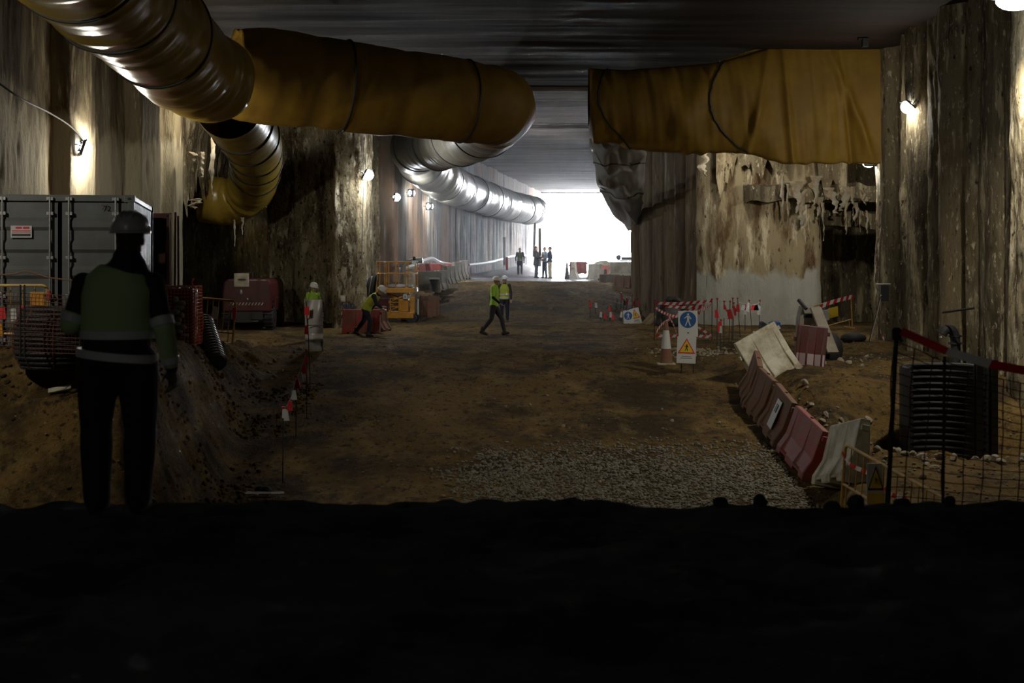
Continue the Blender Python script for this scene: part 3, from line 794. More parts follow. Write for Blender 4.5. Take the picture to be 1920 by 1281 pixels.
def sign_plate(name, kind_, w_, h_, label, parent_mat='white', group=None):
    root = empty(name, label=label, cat='sign', group=group)
    b = MB(); b.box((0, 0, 0), (w_, .012, h_)); b.build('board', M[parent_mat], root, bevel=.004)
    y = -.0065
    if kind_ == 'blue':
        b = MB(); disc(b, (0, h_ * .16), w_ * .42, y); b.build('mandatory_disc', M['blue'], root)
        b = MB(); walker(b, (0, h_ * .16), w_ * .66, y - .0045); b.build('walking_figure', M['white'], root)
        b = MB(); b.prism([(-.02, -h_ * .36), (.02, -h_ * .36), (.025, -h_ * .31), (0, -h_ * .33), (-.025, -h_ * .31)], y - .003, y); b.build('emblem', M['blackprint'], root)
    else:
        tri = lambda k, dz: [(-w_ * .46 * k, -h_ * .17 * k + dz), (w_ * .46 * k, -h_ * .17 * k + dz), (0, h_ * .40 * k + dz)]
        z0 = h_ * .04
        b = MB(); b.prism(tri(1, z0), y - .004, y); b.build('warning_border', M['red'] if kind_ == 'redwarn' else M['blackprint'], root)
        b = MB(); b.prism(tri(.78, z0 + h_ * .01), y - .008, y - .004); b.build('warning_triangle', M['yellow'], root)
        b = MB(); walker(b, (0, z0 + h_ * .06), w_ * .36, y - .012); b.build('figure', M['blackprint'], root)
        b = MB()
        if kind_ == 'yellowbase': b.box((0, y, -h_ * .33), (w_ * .9, .004, h_ * .26))
        for k in range(2 if kind_ != 'yellowbase' else 0): b.box((0, y, -h_ * (.24 + .06 * k)), (w_ * (.5 if k == 0 else .62), .004, .012))
        b.build('caption_panel', M['yellow'] if kind_ == 'yellowbase' else M['dark_metal'], root)
    return root

def net_panel(p00, du, dv, nu, nv, r, name, mtl, parent, sag=.02, seed=0):
    """plastic netting between corner vectors, one mesh"""
    b = MB(); p00, du, dv = Vector(p00), Vector(du), Vector(dv)
    nrm = du.cross(dv).normalized()
    def q(u, v):
        k = vn(u * 4, v * 3, seed=seed); k2 = vn(u * 9, v * 7, seed=seed + 4)
        return p00 + du * (u + .01 * float(k2)) + dv * (v + .015 * float(k)) + nrm * float(k) * sag
    for i in range(nu + 1): b.tube([q(i / nu, j / 8) for j in range(9)], r, 4, cap=False)
    for j in range(nv + 1): b.tube([q(i / 12, j / nv) for i in range(13)], r * 1.25, 4, cap=False)
    return b.build(name, mtl, parent)
# ------------------------------------------------------------------ grey container
def container(name, x0, x1, y0, L_, z0, H, mt, label, detail=True):
    root = empty(name, ((x0 + x1) / 2, y0, z0), label=label, cat='container')
    W = x1 - x0; hw = W / 2
    b = MB()   # corrugated side, roof and back
    prof = []; n = int(L_ / .28)
    for s in (-1, 1):
        pts = []
        for i in range(n):
            y = .1 + (L_ - .2) * i / n; d = .28
            pts += [(s * (hw - .03), y), (s * (hw - .03), y + d * .3), (s * (hw - .065), y + d * .45), (s * (hw - .065), y + d * .8)]
        pts.append((s * (hw - .03), L_ - .1))
        vs = [(x, y, .1) for x, y in pts] + [(x, y, H - .1) for x, y in pts]; k = len(pts)
        b.add(vs, [(i, i + 1, k + i + 1, k + i) for i in range(k - 1)])
    b.box((0, L_ / 2, H - .03), (W - .06, L_ - .1, .04)); b.box((0, L_ - .05, H / 2), (W - .1, .04, H - .1)); b.box((0, L_ / 2, .1), (W - .06, L_ - .1, .08))
    b.build('corrugated_shell', mt, root)
    b = MB()
    for x in (-hw + .05, hw - .05):
        for y in (.06, L_ - .06): b.box((x, y, H / 2), (.1, .12, H - .2))
        b.box((x, L_ / 2, H - .04), (.07, L_ - .2, .08)); b.box((x, L_ / 2, .07), (.07, L_ - .2, .14))
    b.box((0, .05, H - .055), (W - .2, .1, .11)); b.box((0, .05, .07), (W - .2, .1, .14))
    b.build('frame', mt, root, bevel=.006)
    for x in (-hw + .075, hw - .075):
        for y in (.08, L_ - .08):
            for z in (.06, H - .06):
                b = MB(); b.box((x, y, z), (.18, .17, .125)); c = b.build('corner_casting', mt, root, bevel=.008)
                b = MB(); b.prism([(x + .034 * math.cos(a), z + .024 * math.sin(a)) for a in np.linspace(0, 2 * math.pi, 12, endpoint=False)], -.009 if y < 1 else L_ + .004, -.004 if y < 1 else L_ + .009); b.build('lock_hole', M['black'], c)
    if not detail: return root
    for s in (-1, 1):
        b = MB(); cx = s * hw / 2 - s * .02; dw = hw - .11
        b.box((cx, .05, H / 2), (dw, .03, H - .26))
        # horizontal corrugations: proud bars with sloping shoulders
        zc = [.42, .86, 1.30, 1.74, 2.12]
        for z in zc:
            b.add([(cx - dw * .40, .034, z - .11), (cx + dw * .40, .034, z - .11), (cx + dw * .40, -.004, z - .05), (cx - dw * .40, -.004, z - .05),
                   (cx + dw * .40, -.004, z + .05), (cx - dw * .40, -.004, z + .05), (cx + dw * .40, .034, z + .11), (cx - dw * .40, .034, z + .11)],
                  [(0, 1, 2, 3), (3, 2, 4, 5), (5, 4, 6, 7), (0, 3, 5, 7), (1, 6, 4, 2)])
        door = b.build('door', mt, root)
        for q, bx in enumerate((s * .155, s * (hw - .30))):
            b = MB(); b.tube([(bx, -.045, .10), (bx, -.045, H - .04)], .019, 10); bar = b.build('locking_bar', M['steel'], door, True)
            for z in (.16, .9, 1.55, H - .32, H - .07):
                b = MB(); b.box((bx, -.03, z), (.11, .05, .055)); b.build('bar_bracket', M['steel'], door, bevel=.004)
            b = MB(); b.box((bx + s * .16, -.06, .95), (.32, .015, .04)); b.build('handle', M['steel'], door, bevel=.004)
        for z in (.3, .95, 1.6, H - .28):
            b = MB(); b.box((s * (hw - .06), -.02, z), (.12, .03, .07)); b.build('hinge', mt, door)
    b = MB(); b.box((-.62, -.012, 1.99), (.34, .008, .20)); p = b.build('notice_plate', M['white'], root)
    b = MB(); b.box((-.66, -.018, 2.055), (.10, .004, .035)); b.box((-.54, -.018, 2.055), (.10, .004, .035)); b.box((-.62, -.018, 2.01), (.30, .004, .012)); b.box((-.62, -.018, 1.985), (.30, .004, .012)); b.build('red_print', M['red'], p)
    b = MB(); b.box((-.62, -.018, 1.935), (.30, .004, .04)); b.build('black_print', M['blackprint'], p)
    return root
g = container('shipping_container', -8.93, -6.49, 23.8, 6.06, 1.02, 2.62, M['cont_grey'], 'dark grey shipping container with closed doors behind the orange netting')
g.location = (-7.685, 23.56, 1.02); g.rotation_euler = (0, 0, R(11.5))
def text_obj(txt, size, name, mtl, parent, loc, rz=0, ext=.003):
    """lettering as a real mesh"""
    cu = bpy.data.curves.new(name, 'FONT'); cu.body = txt; cu.size = size; cu.extrude = ext; cu.materials.append(mtl)
    t_ = bpy.data.objects.new('t', cu); col.objects.link(t_); dg = bpy.context.evaluated_depsgraph_get(); dg.update()
    me = bpy.data.meshes.new_from_object(t_.evaluated_get(dg), depsgraph=dg); bpy.data.objects.remove(t_)
    me.materials.clear(); me.materials.append(mtl); o = bpy.data.objects.new(name, me); col.objects.link(o); o.parent = parent
    o.location = loc; o.rotation_euler = (R(90), 0, rz); return o
text_obj('72', .13, 'container_number', M['blackprint'], g, (.68, -.006, 2.36))
container('shipping_container', -9.4, -7.72, 31.3, 4.2, .62, 2.95, M['cont_red'], 'dark red steel container standing behind the grey one', False)
bpy.data.objects['shipping_container.001'].rotation_euler = (0, 0, R(15))

# ------------------------------------------------------------------ left platform things
GF = 'yellow barrier fences on the left platform'
f = fence('barrier_fence', 1.75, 1.08, 'yellow barrier fence at the left picture edge, hung with red and white tape', M['yel_metal'], bars=8, low=.30, thick=.024)
p0 = at(-118, 640, 22.3); f.location = (p0.x, 22.3, fz(p0.x, 22.3)); orient(f, (1, .04, 0))
b = MB(); b.box((1.60, -.02, .86), (.22, .02, .22)); b.build('orange_plate', M['orange_metal'], f)
for i, (x, z, c) in enumerate([(1.05, .72, 'red'), (1.22, .70, 'white'), (1.36, .74, 'red'), (1.5, .70, 'red_pl'), (.9, .8, 'white'), (1.3, .5, 'orange_net'), (1.0, .45, 'orange_metal'), (1.62, .66, 'white')]):
    b = MB(); b.prism([(x - .05, z), (x + .04, z + .02), (x + .06, z - .17), (x - .03, z - .20)], -.05, -.03); b.build('tape_scrap', M[c], f)
f = fence('barrier_fence', 1.1, 1.05, 'pale yellow barrier fence beside the red netting bundle', M['yel_metal'], bars=7, low=.27, thick=.026)
p0 = at(352, 636, 33.6); f.location = (p0.x, 33.6, fz(p0.x, 33.6)); orient(f, (1, -.05, -.08))
b = MB(); b.box((.62, -.02, .72), (.14, .012, .30), rot=(0, .12, 0)); b.build('white_slip', M['white'], f)
b = MB(); b.box((.44, -.02, .58), (.2, .012, .22)); b.build('red_slip', M['red_pl'], f)
b = MB(); b.prism([(1.04, .86), (1.13, .9), (1.14, .62), (1.08, .55)], -.05, -.03); b.build('red_slip', M['red'], f)

def hose_coil():
    p = at(112, 640, 21.6); z = fz(p.x, 21.6)
    root = empty('hose_coil', (p.x, 21.6, z), label='big dark coil of ribbed hose lying behind the walking man in the grey helmet', cat='hose')
    for i in range(13):
        zz = .045 + i * .073; r = .66 * math.sqrt(max(.1, 1 - ((zz - .45) / .66) ** 2 * .75))
        b = MB(); b.tube([(r * math.cos(a) + .01 * math.sin(i * 2), r * math.sin(a), zz) for a in np.linspace(0, 2 * math.pi, 40, endpoint=False)], .036, 8, closed=True)
        b.build('hose_loop', M['black'], root, True)
    for a in np.linspace(0, 2 * math.pi, 9, endpoint=False):
        b = MB(); b.tube([(.7 * math.sqrt(max(.1, 1 - ((z_ - .45) / .66) ** 2 * .75)) * math.cos(a), .7 * math.sqrt(max(.1, 1 - ((z_ - .45) / .66) ** 2 * .75)) * math.sin(a), z_) for z_ in np.linspace(0.03, .95, 8)], .008, 5)
        b.build('tie_wire', M['dark_net'], root, True)
hose_coil()
# netting fence across the coil
r_ = empty('safety_netting', tuple(at(42, 655, 20.6)), label='dark orange netting strung on thin posts in front of the ribbed hose coil', cat='netting')
for px in (38, 46, 150):
    a_, c_ = at(px, 534 if px < 100 else 545, 20.6), at(px, 668, 20.6); a_ -= r_.location; c_ -= r_.location
    b = MB(); b.tube([c_, a_], .014, 6); b.build('post', M['dark_metal'], r_, True)
A = at(-30, 545, 20.6) - r_.location; B = at(150, 556, 20.6) - r_.location
net_panel(A, B - A, Vector((0, 0, -.86)), 26, 15, .004, 'net', M['dark_net'], r_, .04, 3)
c = cable([at(-20, 516, 22.0), at(25, 514, 22.0), at(50, 509, 22.0), at(90, 520, 22.0), at(135, 526, 22)], .012, 'thin red and white tape cord strung in front of the grey container doors', 'red_dull', 'striped_cord', cat='cord')
p = at(104, 560, 21.9); b = MB(); b.lathe([(.035, 0), (.05, .01), (.05, .10), (.03, .12), (.03, .14), (.012, .16)], 14); o = b.build('lantern_body', M['red_pl'], None, True)
r_ = empty('warning_lantern', (p.x, 21.6, p.z - .02), label='small red warning lantern standing on the ribbed hose coil', cat='lantern'); o.parent = r_
b = MB(); b.tube([(0, 0, .15), (-.05, 0, .19), (-.09, 0, .15)], .006, 5); b.build('handle', M['steel'], r_, True)

def netted_bundle():
    p = at(341, 641, 30.0); z = fz(p.x, 30)
    root = empty('netted_pallet', (p.x, 30, z), label='tall bundle wrapped in red orange netting on the left platform edge', cat='bundle')
    w_, h_ = .36, 1.24
    b = MB(); b.box((0, 0, h_ * .5), (w_ * 1.7, w_ * 1.6, h_ * .94), taper=(.96, .96)); b.build('dark_load', M['cont_red'], root, bevel=.04)
    for k, (a, d) in enumerate((((-w_, -w_, 0), (2 * w_, 0, 0)), ((w_, -w_, 0), (0, 2 * w_, 0)), ((w_, w_, 0), (-2 * w_, 0, 0)), ((-w_, w_, 0), (0, -2 * w_, 0)))):
        net_panel(a, d, (0, 0, h_), 10, 17, .007, 'net_side', M['orange_net'], root, .03, k)
    b = MB()
    for i in range(7):
        b.tube([(-.34 + i * .1, -.38, h_ + .02 * math.sin(i * 2)), (-.28 + i * .1, -.36, h_ - .02 + .03 * math.sin(i))], .03, 6)
    b.build('film_edge', M['sheet'], root, True)
    b = MB(); n = 9
    for i in range(n):
        b.ell((.02 + .07 * math.sin(i * 2.1), -.37, .28 + i * .085), (.09 + .03 * math.sin(i * 1.3), .03, .07), 10, 7)
    b.build('crumpled_film', M['sheet'], root, True)
    b = MB(); b.box((.16, -.40, .21), (.17, .02, .06), rot=(0, .1, 0)); b.build('white_tag', M['white'], root)
    b = MB(); b.tube([(.35, -.34, h_ - .05), (.30, -.36, h_ + .08), (.34, -.36, h_ + .17)], .018, 6); b.build('red_ribbon', M['red'], root, True)
netted_bundle()
for i, (px, yt) in enumerate(((320, 402), (327, 398), (335, 405))):
    a_, c_ = at(px + (0, 2, -1)[i], yt, 30.9), at(px, 640, 30.9); c_.z = fz(c_.x, 30.9) 
    b = MB(); b.tube([(0, 0, -.02), a_ - c_], .025, 8); o = b.build('steel_pipe', M['mach_red'] if i else M['steel'], None, True); o.location = c_
    tag(o, ('bare grey steel pipe standing upright behind the netted bundle', 'tallest rusty red pipe standing upright behind the netted bundle', 'rusty red pipe standing upright, nearest the dark chamber')[i], 'pipe')

def ribbed_pipe():
    a_, c_ = at(382, 596, 32.4), at(407, 628, 30.6)
    a_.z = fz(a_.x, 32.4) + .50; c_.z = fz(c_.x, 30.6) + .22
    root = empty('corrugated_pipe', tuple(c_), label='black corrugated pipe lying against the pale yellow fence', cat='pipe')
    d = a_ - c_; n = 60; pts, rs = [], []
    for i in range(n + 1):
        pts.append(d * (i / n)); rs.append(.235 if (i // 2) % 2 else .195)
    b = MB(); b.tube(pts, rs, 26); b.build('ribbed_wall', mat('black_corrugated_plastic', (.03, .034, .04), .35), root, False)
ribbed_pipe()

# ------------------------------------------------------------------ red machine in the chamber mouth
def machine():
    p = at(463, 624, 47.5); z = fz(p.x, 47.5)
    root = empty('site_machine', (p.x, 47.5, z), label='dark red wheeled machine parked before the black chamber, seen from behind', cat='machine')
    b = MB(); prof = [(-.86, .62), (.82, .62), (.84, 1.2), (.82, 1.62), (.70, 1.76), (-.66, 1.76), (-.80, 1.66), (-.86, 1.3)]
    b.prism(prof, 0, 2.6); body = b.build('engine_cover', M['mach_red'], root, bevel=.06)
    b = MB()
    for i in range(11): b.prism([(-.62 + i * .11, .86), (-.58 + i * .11, .86), (-.53 + i * .11, .95), (-.57 + i * .11, .95)], -.006, 0)
    b.build('hazard_stripes', M['white_pl'], body)
    b = MB(); b.box((-.18, -.03, 1.72), (.50, .04, .46)); s_ = b.build('number_board', M['white_pl'], root, bevel=.01)
    b = MB(); b.ell((-.16, -.055, 1.74), (.15, .006, .035), 16, 8); b.build('dark_emblem', M['blackprint'], s_, True)
    b = MB(); b.box((.19, .02, 1.74), (.02, .02, .5)); b.box((-.02, .02, 1.98), (.42, .02, .02)); b.build('board_frame', M['dark_metal'], root)
    b = MB(); b.ell((-.20, -.02, 1.30), (.05, .03, .10), 12, 8); b.ell((.02, -.02, 1.06), (.03, .02, .05), 10, 6); b.build('tail_light', M['steel'], root, True)
    b = MB(); b.box((0, 1.1, .50), (1.1, 2.2, .26)); b.build('chassis', M['dark_metal'], root)
    b = MB(); b.box((-.1, .05, .42), (.5, .2, .3)); b.tube([(-.4, .0, .3), (.4, 0, .3)], .04, 8); b.build('tow_frame', M['dark_metal'], root)
    for sx in (-.72, .72):
        for y in (.45, 2.1):
            Mx = Matrix.Rotation(R(90), 4, 'Y'); b = MB()
            prof = [(.10, -.16), (.36, -.16), (.42, -.12), (.43, 0), (.42, .12), (.36, .16), (.10, .16)]
            b.lathe(prof, 26, (sx, y, .42), M=Mx)
            for k in range(18):
                a = 2 * math.pi * k / 18; b.box((sx, y + .435 * math.cos(a), .42 + .435 * math.sin(a)), (.30, .06, .04), rot=(a - math.pi / 2, 0, 0))
            w = b.build('wheel', M['black'], root)
            b = MB(); b.lathe([(.02, -.17), (.15, -.165), (.18, -.1), (.18, .1), (.15, .165), (.02, .17)], 16, (sx, y, .42), M=Mx); b.build('hub', M['mach_red'], w)
    b = MB(); b.tube([(.92, .2, .7), (.95, .2, 1.1), (.95, .6, 1.12)], .02, 6); b.build('grab_rail', M['mach_red'], root, True)
machine()

# ------------------------------------------------------------------ scissor lift
def scissor():
    Y = 54.0; s = F / Y; x0 = (744 - CX) / s; z0 = fz(x0, Y)
    root = empty('scissor_lift', (x0, Y, z0), label='yellow scissor lift platform with guard rails beside the red plastic barriers', cat='lift')
    O = M['orange_metal']
    def lx(px): return (px - 744) / s
    def lz(py): return CZ - (py - HY) / s - z0
    zt, zm, zf, zb = lz(491), lz(513), lz(540), lz(549)
    b = MB(); b.box((lx(743), .55, (zf + zb) / 2), (lx(781) - lx(706), 1.35, zf - zb)); dk = b.build('deck', O, root, bevel=.01)
    rail = MB()
    X0, X1 = lx(706), lx(779)
    for z in (zt, zm):
        rail.tube([(X0, -.1, z), (X1, -.1, z), (X1, 1.2, z), (X0, 1.2, z)], .022, 6, closed=True)
    for x in np.linspace(X0, X1, 5):
        for y in (-.1, 1.2): rail.tube([(x, y, zf), (x, y, zt)], .02, 6)
    for x in (lx(713), lx(721), lx(728)): rail.tube([(x, -.1, zf), (x, -.1, zt)], .012, 5)
    rail.build('guard_rail', O, root, True)
    for x in (lx(722), lx(781), lx(776)):
        b = MB(); b.box((x, -.12, zt), (.10, .05, .05)); b.box((x, -.12, zm), (.10, .05, .04)); b.build('rail_clamp', M['white'], root)
    b = MB(); b.box((lx(777), -.16, zt - .03), (.17, .10, .16)); bx = b.build('control_box', M['white'], root, bevel=.01)
    b = MB(); b.ell((0, 0, 0), (.06, .06, .09), 12, 8); o = b.build('beacon', M['black'], root, True); o.location = (lx(777), -.1, zt + .12)
    zc0, zc1 = lz(597), lz(588)
    b = MB(); b.box((lx(742), .55, (zc0 + zc1) / 2 + .03), (lx(775) - lx(708), 1.2, zc1 - zc0 + .05)); b.build('chassis', O, root, bevel=.015)
    b = MB(); b.box((lx(773), .1, (zc1 + lz(557)) / 2), (.17, .25, lz(557) - zc1)); b.build('end_post', O, root, bevel=.01)
    for y in (.1, 1.0):
        z0_, z1_ = zc1 + .06, zb - .06; a0, a1 = lx(725), lx(765)
        for k in range(2):
            za, zb_ = z0_ + (z1_ - z0_) * k / 2, z0_ + (z1_ - z0_) * (k + 1) / 2
            for p, q in (((a0, y, za), (a1, y + .03, zb_)), ((a1, y + .06, za), (a0, y + .09, zb_))):
                b = MB(); b.tube([p, q], .035, 6); b.build('scissor_arm', O, root)
    b = MB()
    xa, xb = lx(732), lx(748)
    for x in (xa, xb): b.tube([(x, -.05, zc1), (x, -.05, lz(560))], .02, 6)
    for py in (585, 575, 567, 560): b.tube([(xa, -.05, lz(py)), (xb, -.05, lz(py))], .018, 6)
    b.build('ladder', O, root, True)
    b = MB(); b.box((lx(718), .3, lz(572)), (.42, .5, .55)); b.build('motor_case', M['mach_red'], root, bevel=.02)
    b = MB(); b.box((lx(757), .2, lz(573)), (.35, .5, .5)); b.build('battery_case', M['orange_metal'], root, bevel=.02)
    b = MB(); b.box((lx(760), -.14, lz(556)), (.15, .02, .18)); pl = b.build('notice_plate', M['white'], root)
    b = MB(); b.box((lx(760), -.155, lz(556)), (.03, .005, .09)); b.build('black_print', M['blackprint'], pl)
    b = MB(); b.tube([(lx(784), -.05, lz(590)), (lx(784), -.05, lz(561))], .035, 8); b.build('white_cylinder', M['white'], root, True)
    b = MB(); b.tube([(lx(780), -.12, lz(549)), (lx(780), -.12, lz(536))], .045, 10); b.build('gas_bottle', M['steel'], root, True)
    for x in (lx(712), lx(772)):
        for y in (.05, 1.05):
            b = MB(); b.lathe([(.06, -.09), (.19, -.09), (.21, -.05), (.21, .05), (.19, .09), (.06, .09)], 20, (x, y, .20), M=Matrix.Rotation(R(90), 4, 'X')); b.build('wheel', M['black'], root)
    for i, (px, w_) in enumerate(((735, .22), (748, .3), (768, .12))):
        b = MB(); b.ell((lx(px), .1, zf + .06), (w_, .2, .09), 12, 8); b.build('bundled_sheet', M['sheet'] if i != 1 else M['white'], dk, True)
scissor()

# upright pale bundle seen through the lift rails
p = at(765, 540, 57); r_ = empty('wrapped_drum', (p.x, 57, fz(p.x, 57)), label='pale wrapped drum with a bent white pipe behind the yellow lift', cat='drum')
b = MB(); b.lathe([(.26, 0), (.30, .05), (.28, .9), (.30, 1.5), (.26, 1.9), (.1, 2.0)], 20); b.build('drum_body', M['white_pl'], r_, True)
b = MB(); b.tube(smooth_path([(-.2, 0, 1.9), (-.15, 0, 2.25), (.15, 0, 2.4), (.6, 0, 2.45)], 6), .11, 12); b.build('bent_pipe', M['sheet'], r_, True)
# ------------------------------------------------------------------ plastic barriers
RP, RD, WP, GP = M['red_pl'], M['red_dull'], M['white_pl'], M['grey_pl']
# chain along the right edge of the road
ch = [((5.72, 33.0), (5.50, 31.3), RD, 'dusty red barrier at the far end of the leaning barrier row'),
      ((5.48, 31.2), (5.52, 29.6), RD, 'mud coated red barrier between the farthest of the row and the one with a notice'),
      ((5.53, 29.5), (5.53, 27.65), RD, 'mud coated red barrier with a white notice board on its face'),
      ((5.55, 27.5), (5.62, 25.3), RP, 'bright red barrier, last before the white one at the yellow fence'),
      ((5.78, 25.0), (5.95, 23.3), WP, 'stained white barrier between the bright red one and the yellow fence')]
for i, (a, b_, m_, lab) in enumerate(ch):
    L_ = math.hypot(a[0] - b_[0], a[1] - b_[1])
    r_ = barrier('plastic_barrier', L_ - .08, .98 if i < 4 else 1.12, .46 if i < 4 else .62, m_, lab, 'leaning barrier row right of the road', lug=RP if i in (0, 3) else None)
    cx, cy = (a[0] + b_[0]) / 2, (a[1] + b_[1]) / 2
    z0 = min(fz(a[0] - .1, a[1]), fz(b_[0] - .1, b_[1]))
    za, zb = fz(a[0] - .15, a[1]), fz(b_[0] - .15, b_[1])
    r_.location = (cx - .12, cy, (za + zb) / 2 - .02)
    x = Vector((b_[0] - a[0], b_[1] - a[1], zb - za)).normalized()
    lean = R(13 if i < 4 else 11)
    up = Vector((math.sin(lean), 0, math.cos(lean)))
    orient(r_, x, up)
    if i == 2:
        b = MB(); b.box((.1, -.155, .52), (.42, .014, .60), rot=(R(-9), 0, 0)); pl = b.build('notice_board', M['white'], r_, bevel=.004)
        b = MB(); b.box((.1, -.148, .64), (.16, .02, .16), rot=(R(-9), 0, 0)); b.build('black_print', M['blackprint'], pl)
        b = MB(); b.box((.1, -.172, .38), (.26, .02, .16), rot=(R(-9), 0, 0)); b.build('red_print', M['red'], pl)
f = fence('barrier_fence', 3.05, 1.05, 'yellow barrier fence nearest to the dark foreground bank', M['yel_metal'], bars=15, low=.42, thick=.024)
a_, c_ = at(1577, 830, 21.5), at(1800, 952, 18.4)
dv_ = c_ - a_; f.location = a_ - Vector((0, 0, 1.05)); orient(f, dv_)
s_ = sign_plate('warning_sign', 'yellowbase', .26, .62, 'narrow sign with a yellow triangle hung on the nearest yellow fence', 'white')
s_.location = at(1640, 905, 20.35) + Vector((0, -.05, -.02)); orient(s_, (1, .05, 0), (.18, 0, 1))
def tape(pts, w_, label, stripe=.16, grp=None, name='hazard_tape', slant=.5, tw=.15):
    base = Vector(pts[0]); o = ribbon(pts, w_, stripe, name, None, base=base, slant=slant, twist=tw); o.location = base
    return tag(o, label, 'tape', grp)
tape([at(1578, 850, 21.2), at(1590, 872, 21.1), at(1605, 882, 21), at(1625, 890, 20.8), at(1645, 902, 20.5), at(1665, 928, 20.2), at(1680, 935, 20), at(1700, 940, 19.8)], .07, 'red and white tape wound along the nearest yellow fence', .22)

# tilted barriers farther back
r_ = barrier('plastic_barrier', 1.15, 1.30, .55, WP, 'large tilted off white barrier behind the far end of the barrier row')
p = at(1461, 722, 33.6); r_.location = (p.x, 33.6, p.z + .12); r_.rotation_euler = (R(-8), R(-27), R(14))
r_ = barrier('plastic_barrier', .75, 1.22, .5, M['mach_red'], 'dark red barrier standing right behind the large tilted white one')
p = at(1515, 706, 34.6); r_.location = (p.x, 34.6, p.z + .05); r_.rotation_euler = (R(-6), R(6), R(-8))
r_ = empty('concrete_block', tuple(at(1512, 606, 37)), label='pale concrete block poking up behind the dark red barrier', cat='block')
b = MB(); b.prism([(-.30, -1.9), (.30, -1.9), (.33, .05), (.26, .43), (-.14, .46), (-.22, .12)], -.2, .3); b.build('block_body', M['grey_pl'], r_, bevel=.03)
b = MB(); b.box((0, -.22, .22), (.22, .06, .12)); b.build('lifting_eye', M['dark_metal'], r_, bevel=.01)
for (a1, a2, w1, d1, lab) in (((1529, 577, 36.5), (1562, 662, 35.4), .30, .07, 'long pale board leaning right of the concrete block'), ((1497, 562, 36.8), (1512, 580, 36.6), .08, .08, 'short dark post end sticking up left of the back yellow fence')):
    A, B = at(*a1), at(*a2); r_ = MB(); L_ = (A - B).length
    r_.box((0, 0, 0), (w1, d1, L_)); o = r_.build('leaning_board' if w1 > .1 else 'post_stump', M['grey_pl'] if w1 > .1 else M['dark_metal'], None, bevel=.008); o.location = (A + B) / 2
    o.rotation_euler = (A - B).to_track_quat('Z', 'Y').to_euler(); tag(o, lab, 'board' if w1 > .1 else 'post')
b = MB(); b.ell((0, 0, 0), (.35, .3, .45), 14, 8); o = b.build('dark_sack', M['black'], None, True); o.location = at(1556, 655, 36.2); tag(o, 'dark sack slumped at the foot of the leaning board', 'sack')
f = fence('barrier_fence', 1.55, .95, 'tilted yellow barrier fence in front of the stained alcove wall', M['yel_metal'], bars=0, low=.25, thick=.022)
a_ = at(1528, 574, 40.5); c_ = at(1614, 551, 41.5); f.location = a_ - Vector((0, 0, .93)); orient(f, c_ - a_, (.05, -.1, 1))
b = MB(); b.box((.40, -.04, .60), (.34, .015, .32)); b.build('white_notice', M['white'], f)
b = MB(); b.box((.75, -.03, .62), (.40, .015, .30)); b.build('yellow_notice', M['yellow'], f)
tape([at(1535, 582, 40.3), at(1550, 574, 40.4), at(1575, 566, 40.6), at(1600, 560, 41)], .12, 'red and white tape across the tilted yellow fence', .25)

# left pair beside the lift
r_ = barrier('plastic_barrier', 1.25, .82, .5, RP, 'dark red barrier in front of the bending worker'); p = at(678, 628, 46.2); stand(r_, p.x, 46.2, R(-3), dz=-.03)
r_ = barrier('plastic_barrier', .9, .86, .55, RD, 'faded red barrier end standing right of the bending worker'); p = at(712, 628, 46.9); stand(r_, p.x, 46.9, R(75), dz=-.03)
r_ = barrier('plastic_barrier', .80, .90, .5, RD, 'brownish red barrier between the yellow lift and the road'); p = at(803, 598, 56); stand(r_, p.x + .05, 56, R(4))
# left row in the far tunnel
for i, (px, py, Y, L_, H, rz, m_, lab) in enumerate([
    (806, 524, 66.0, 1.05, .75, 3, RP, 'clean red barrier at the foot of the far left wall'),
    (856, 516, 72.0, 1.25, .62, 3, RP, 'second clean red barrier along the far left wall, farther in'),
    (802, 549, 61.0, 1.1, .95, 5, GP, 'mud grey barrier right behind the yellow lift, near end of its row'),
    (826, 547, 62.0, .9, .95, 62, GP, 'mud grey barrier next after the black cone in the left row'),
    (843, 537, 64.0, .9, .95, 66, GP, 'mud grey barrier third along the left tunnel row'),
    (857, 530, 66.5, .95, 1.0, 70, GP, 'mud grey barrier fourth along the left tunnel row'),
    (869, 524, 69.0, .9, .95, 72, GP, 'mud grey barrier farthest along the left tunnel row')]):
    r_ = barrier('plastic_barrier', L_, H, .5, m_, lab, 'barriers along the left of the far tunnel')
    p = at(px, py, Y); stand(r_, p.x, Y, R(rz), z=p.z)
p = at(814, 525, 60.3); b = MB(); b.lathe([(.02, -.52), (.05, -.48), (.20, 0), (.21, .02)], 18); r_ = empty('inverted_cone', (p.x, 60.3, p.z), label='black cone turned upside down between two mud grey barriers', cat='cone')
b.build('cone_body', M['black'], r_, True); b = MB(); b.box((0, 0, .05), (.44, .3, .07)); b.build('white_base', M['white'], r_, bevel=.01)
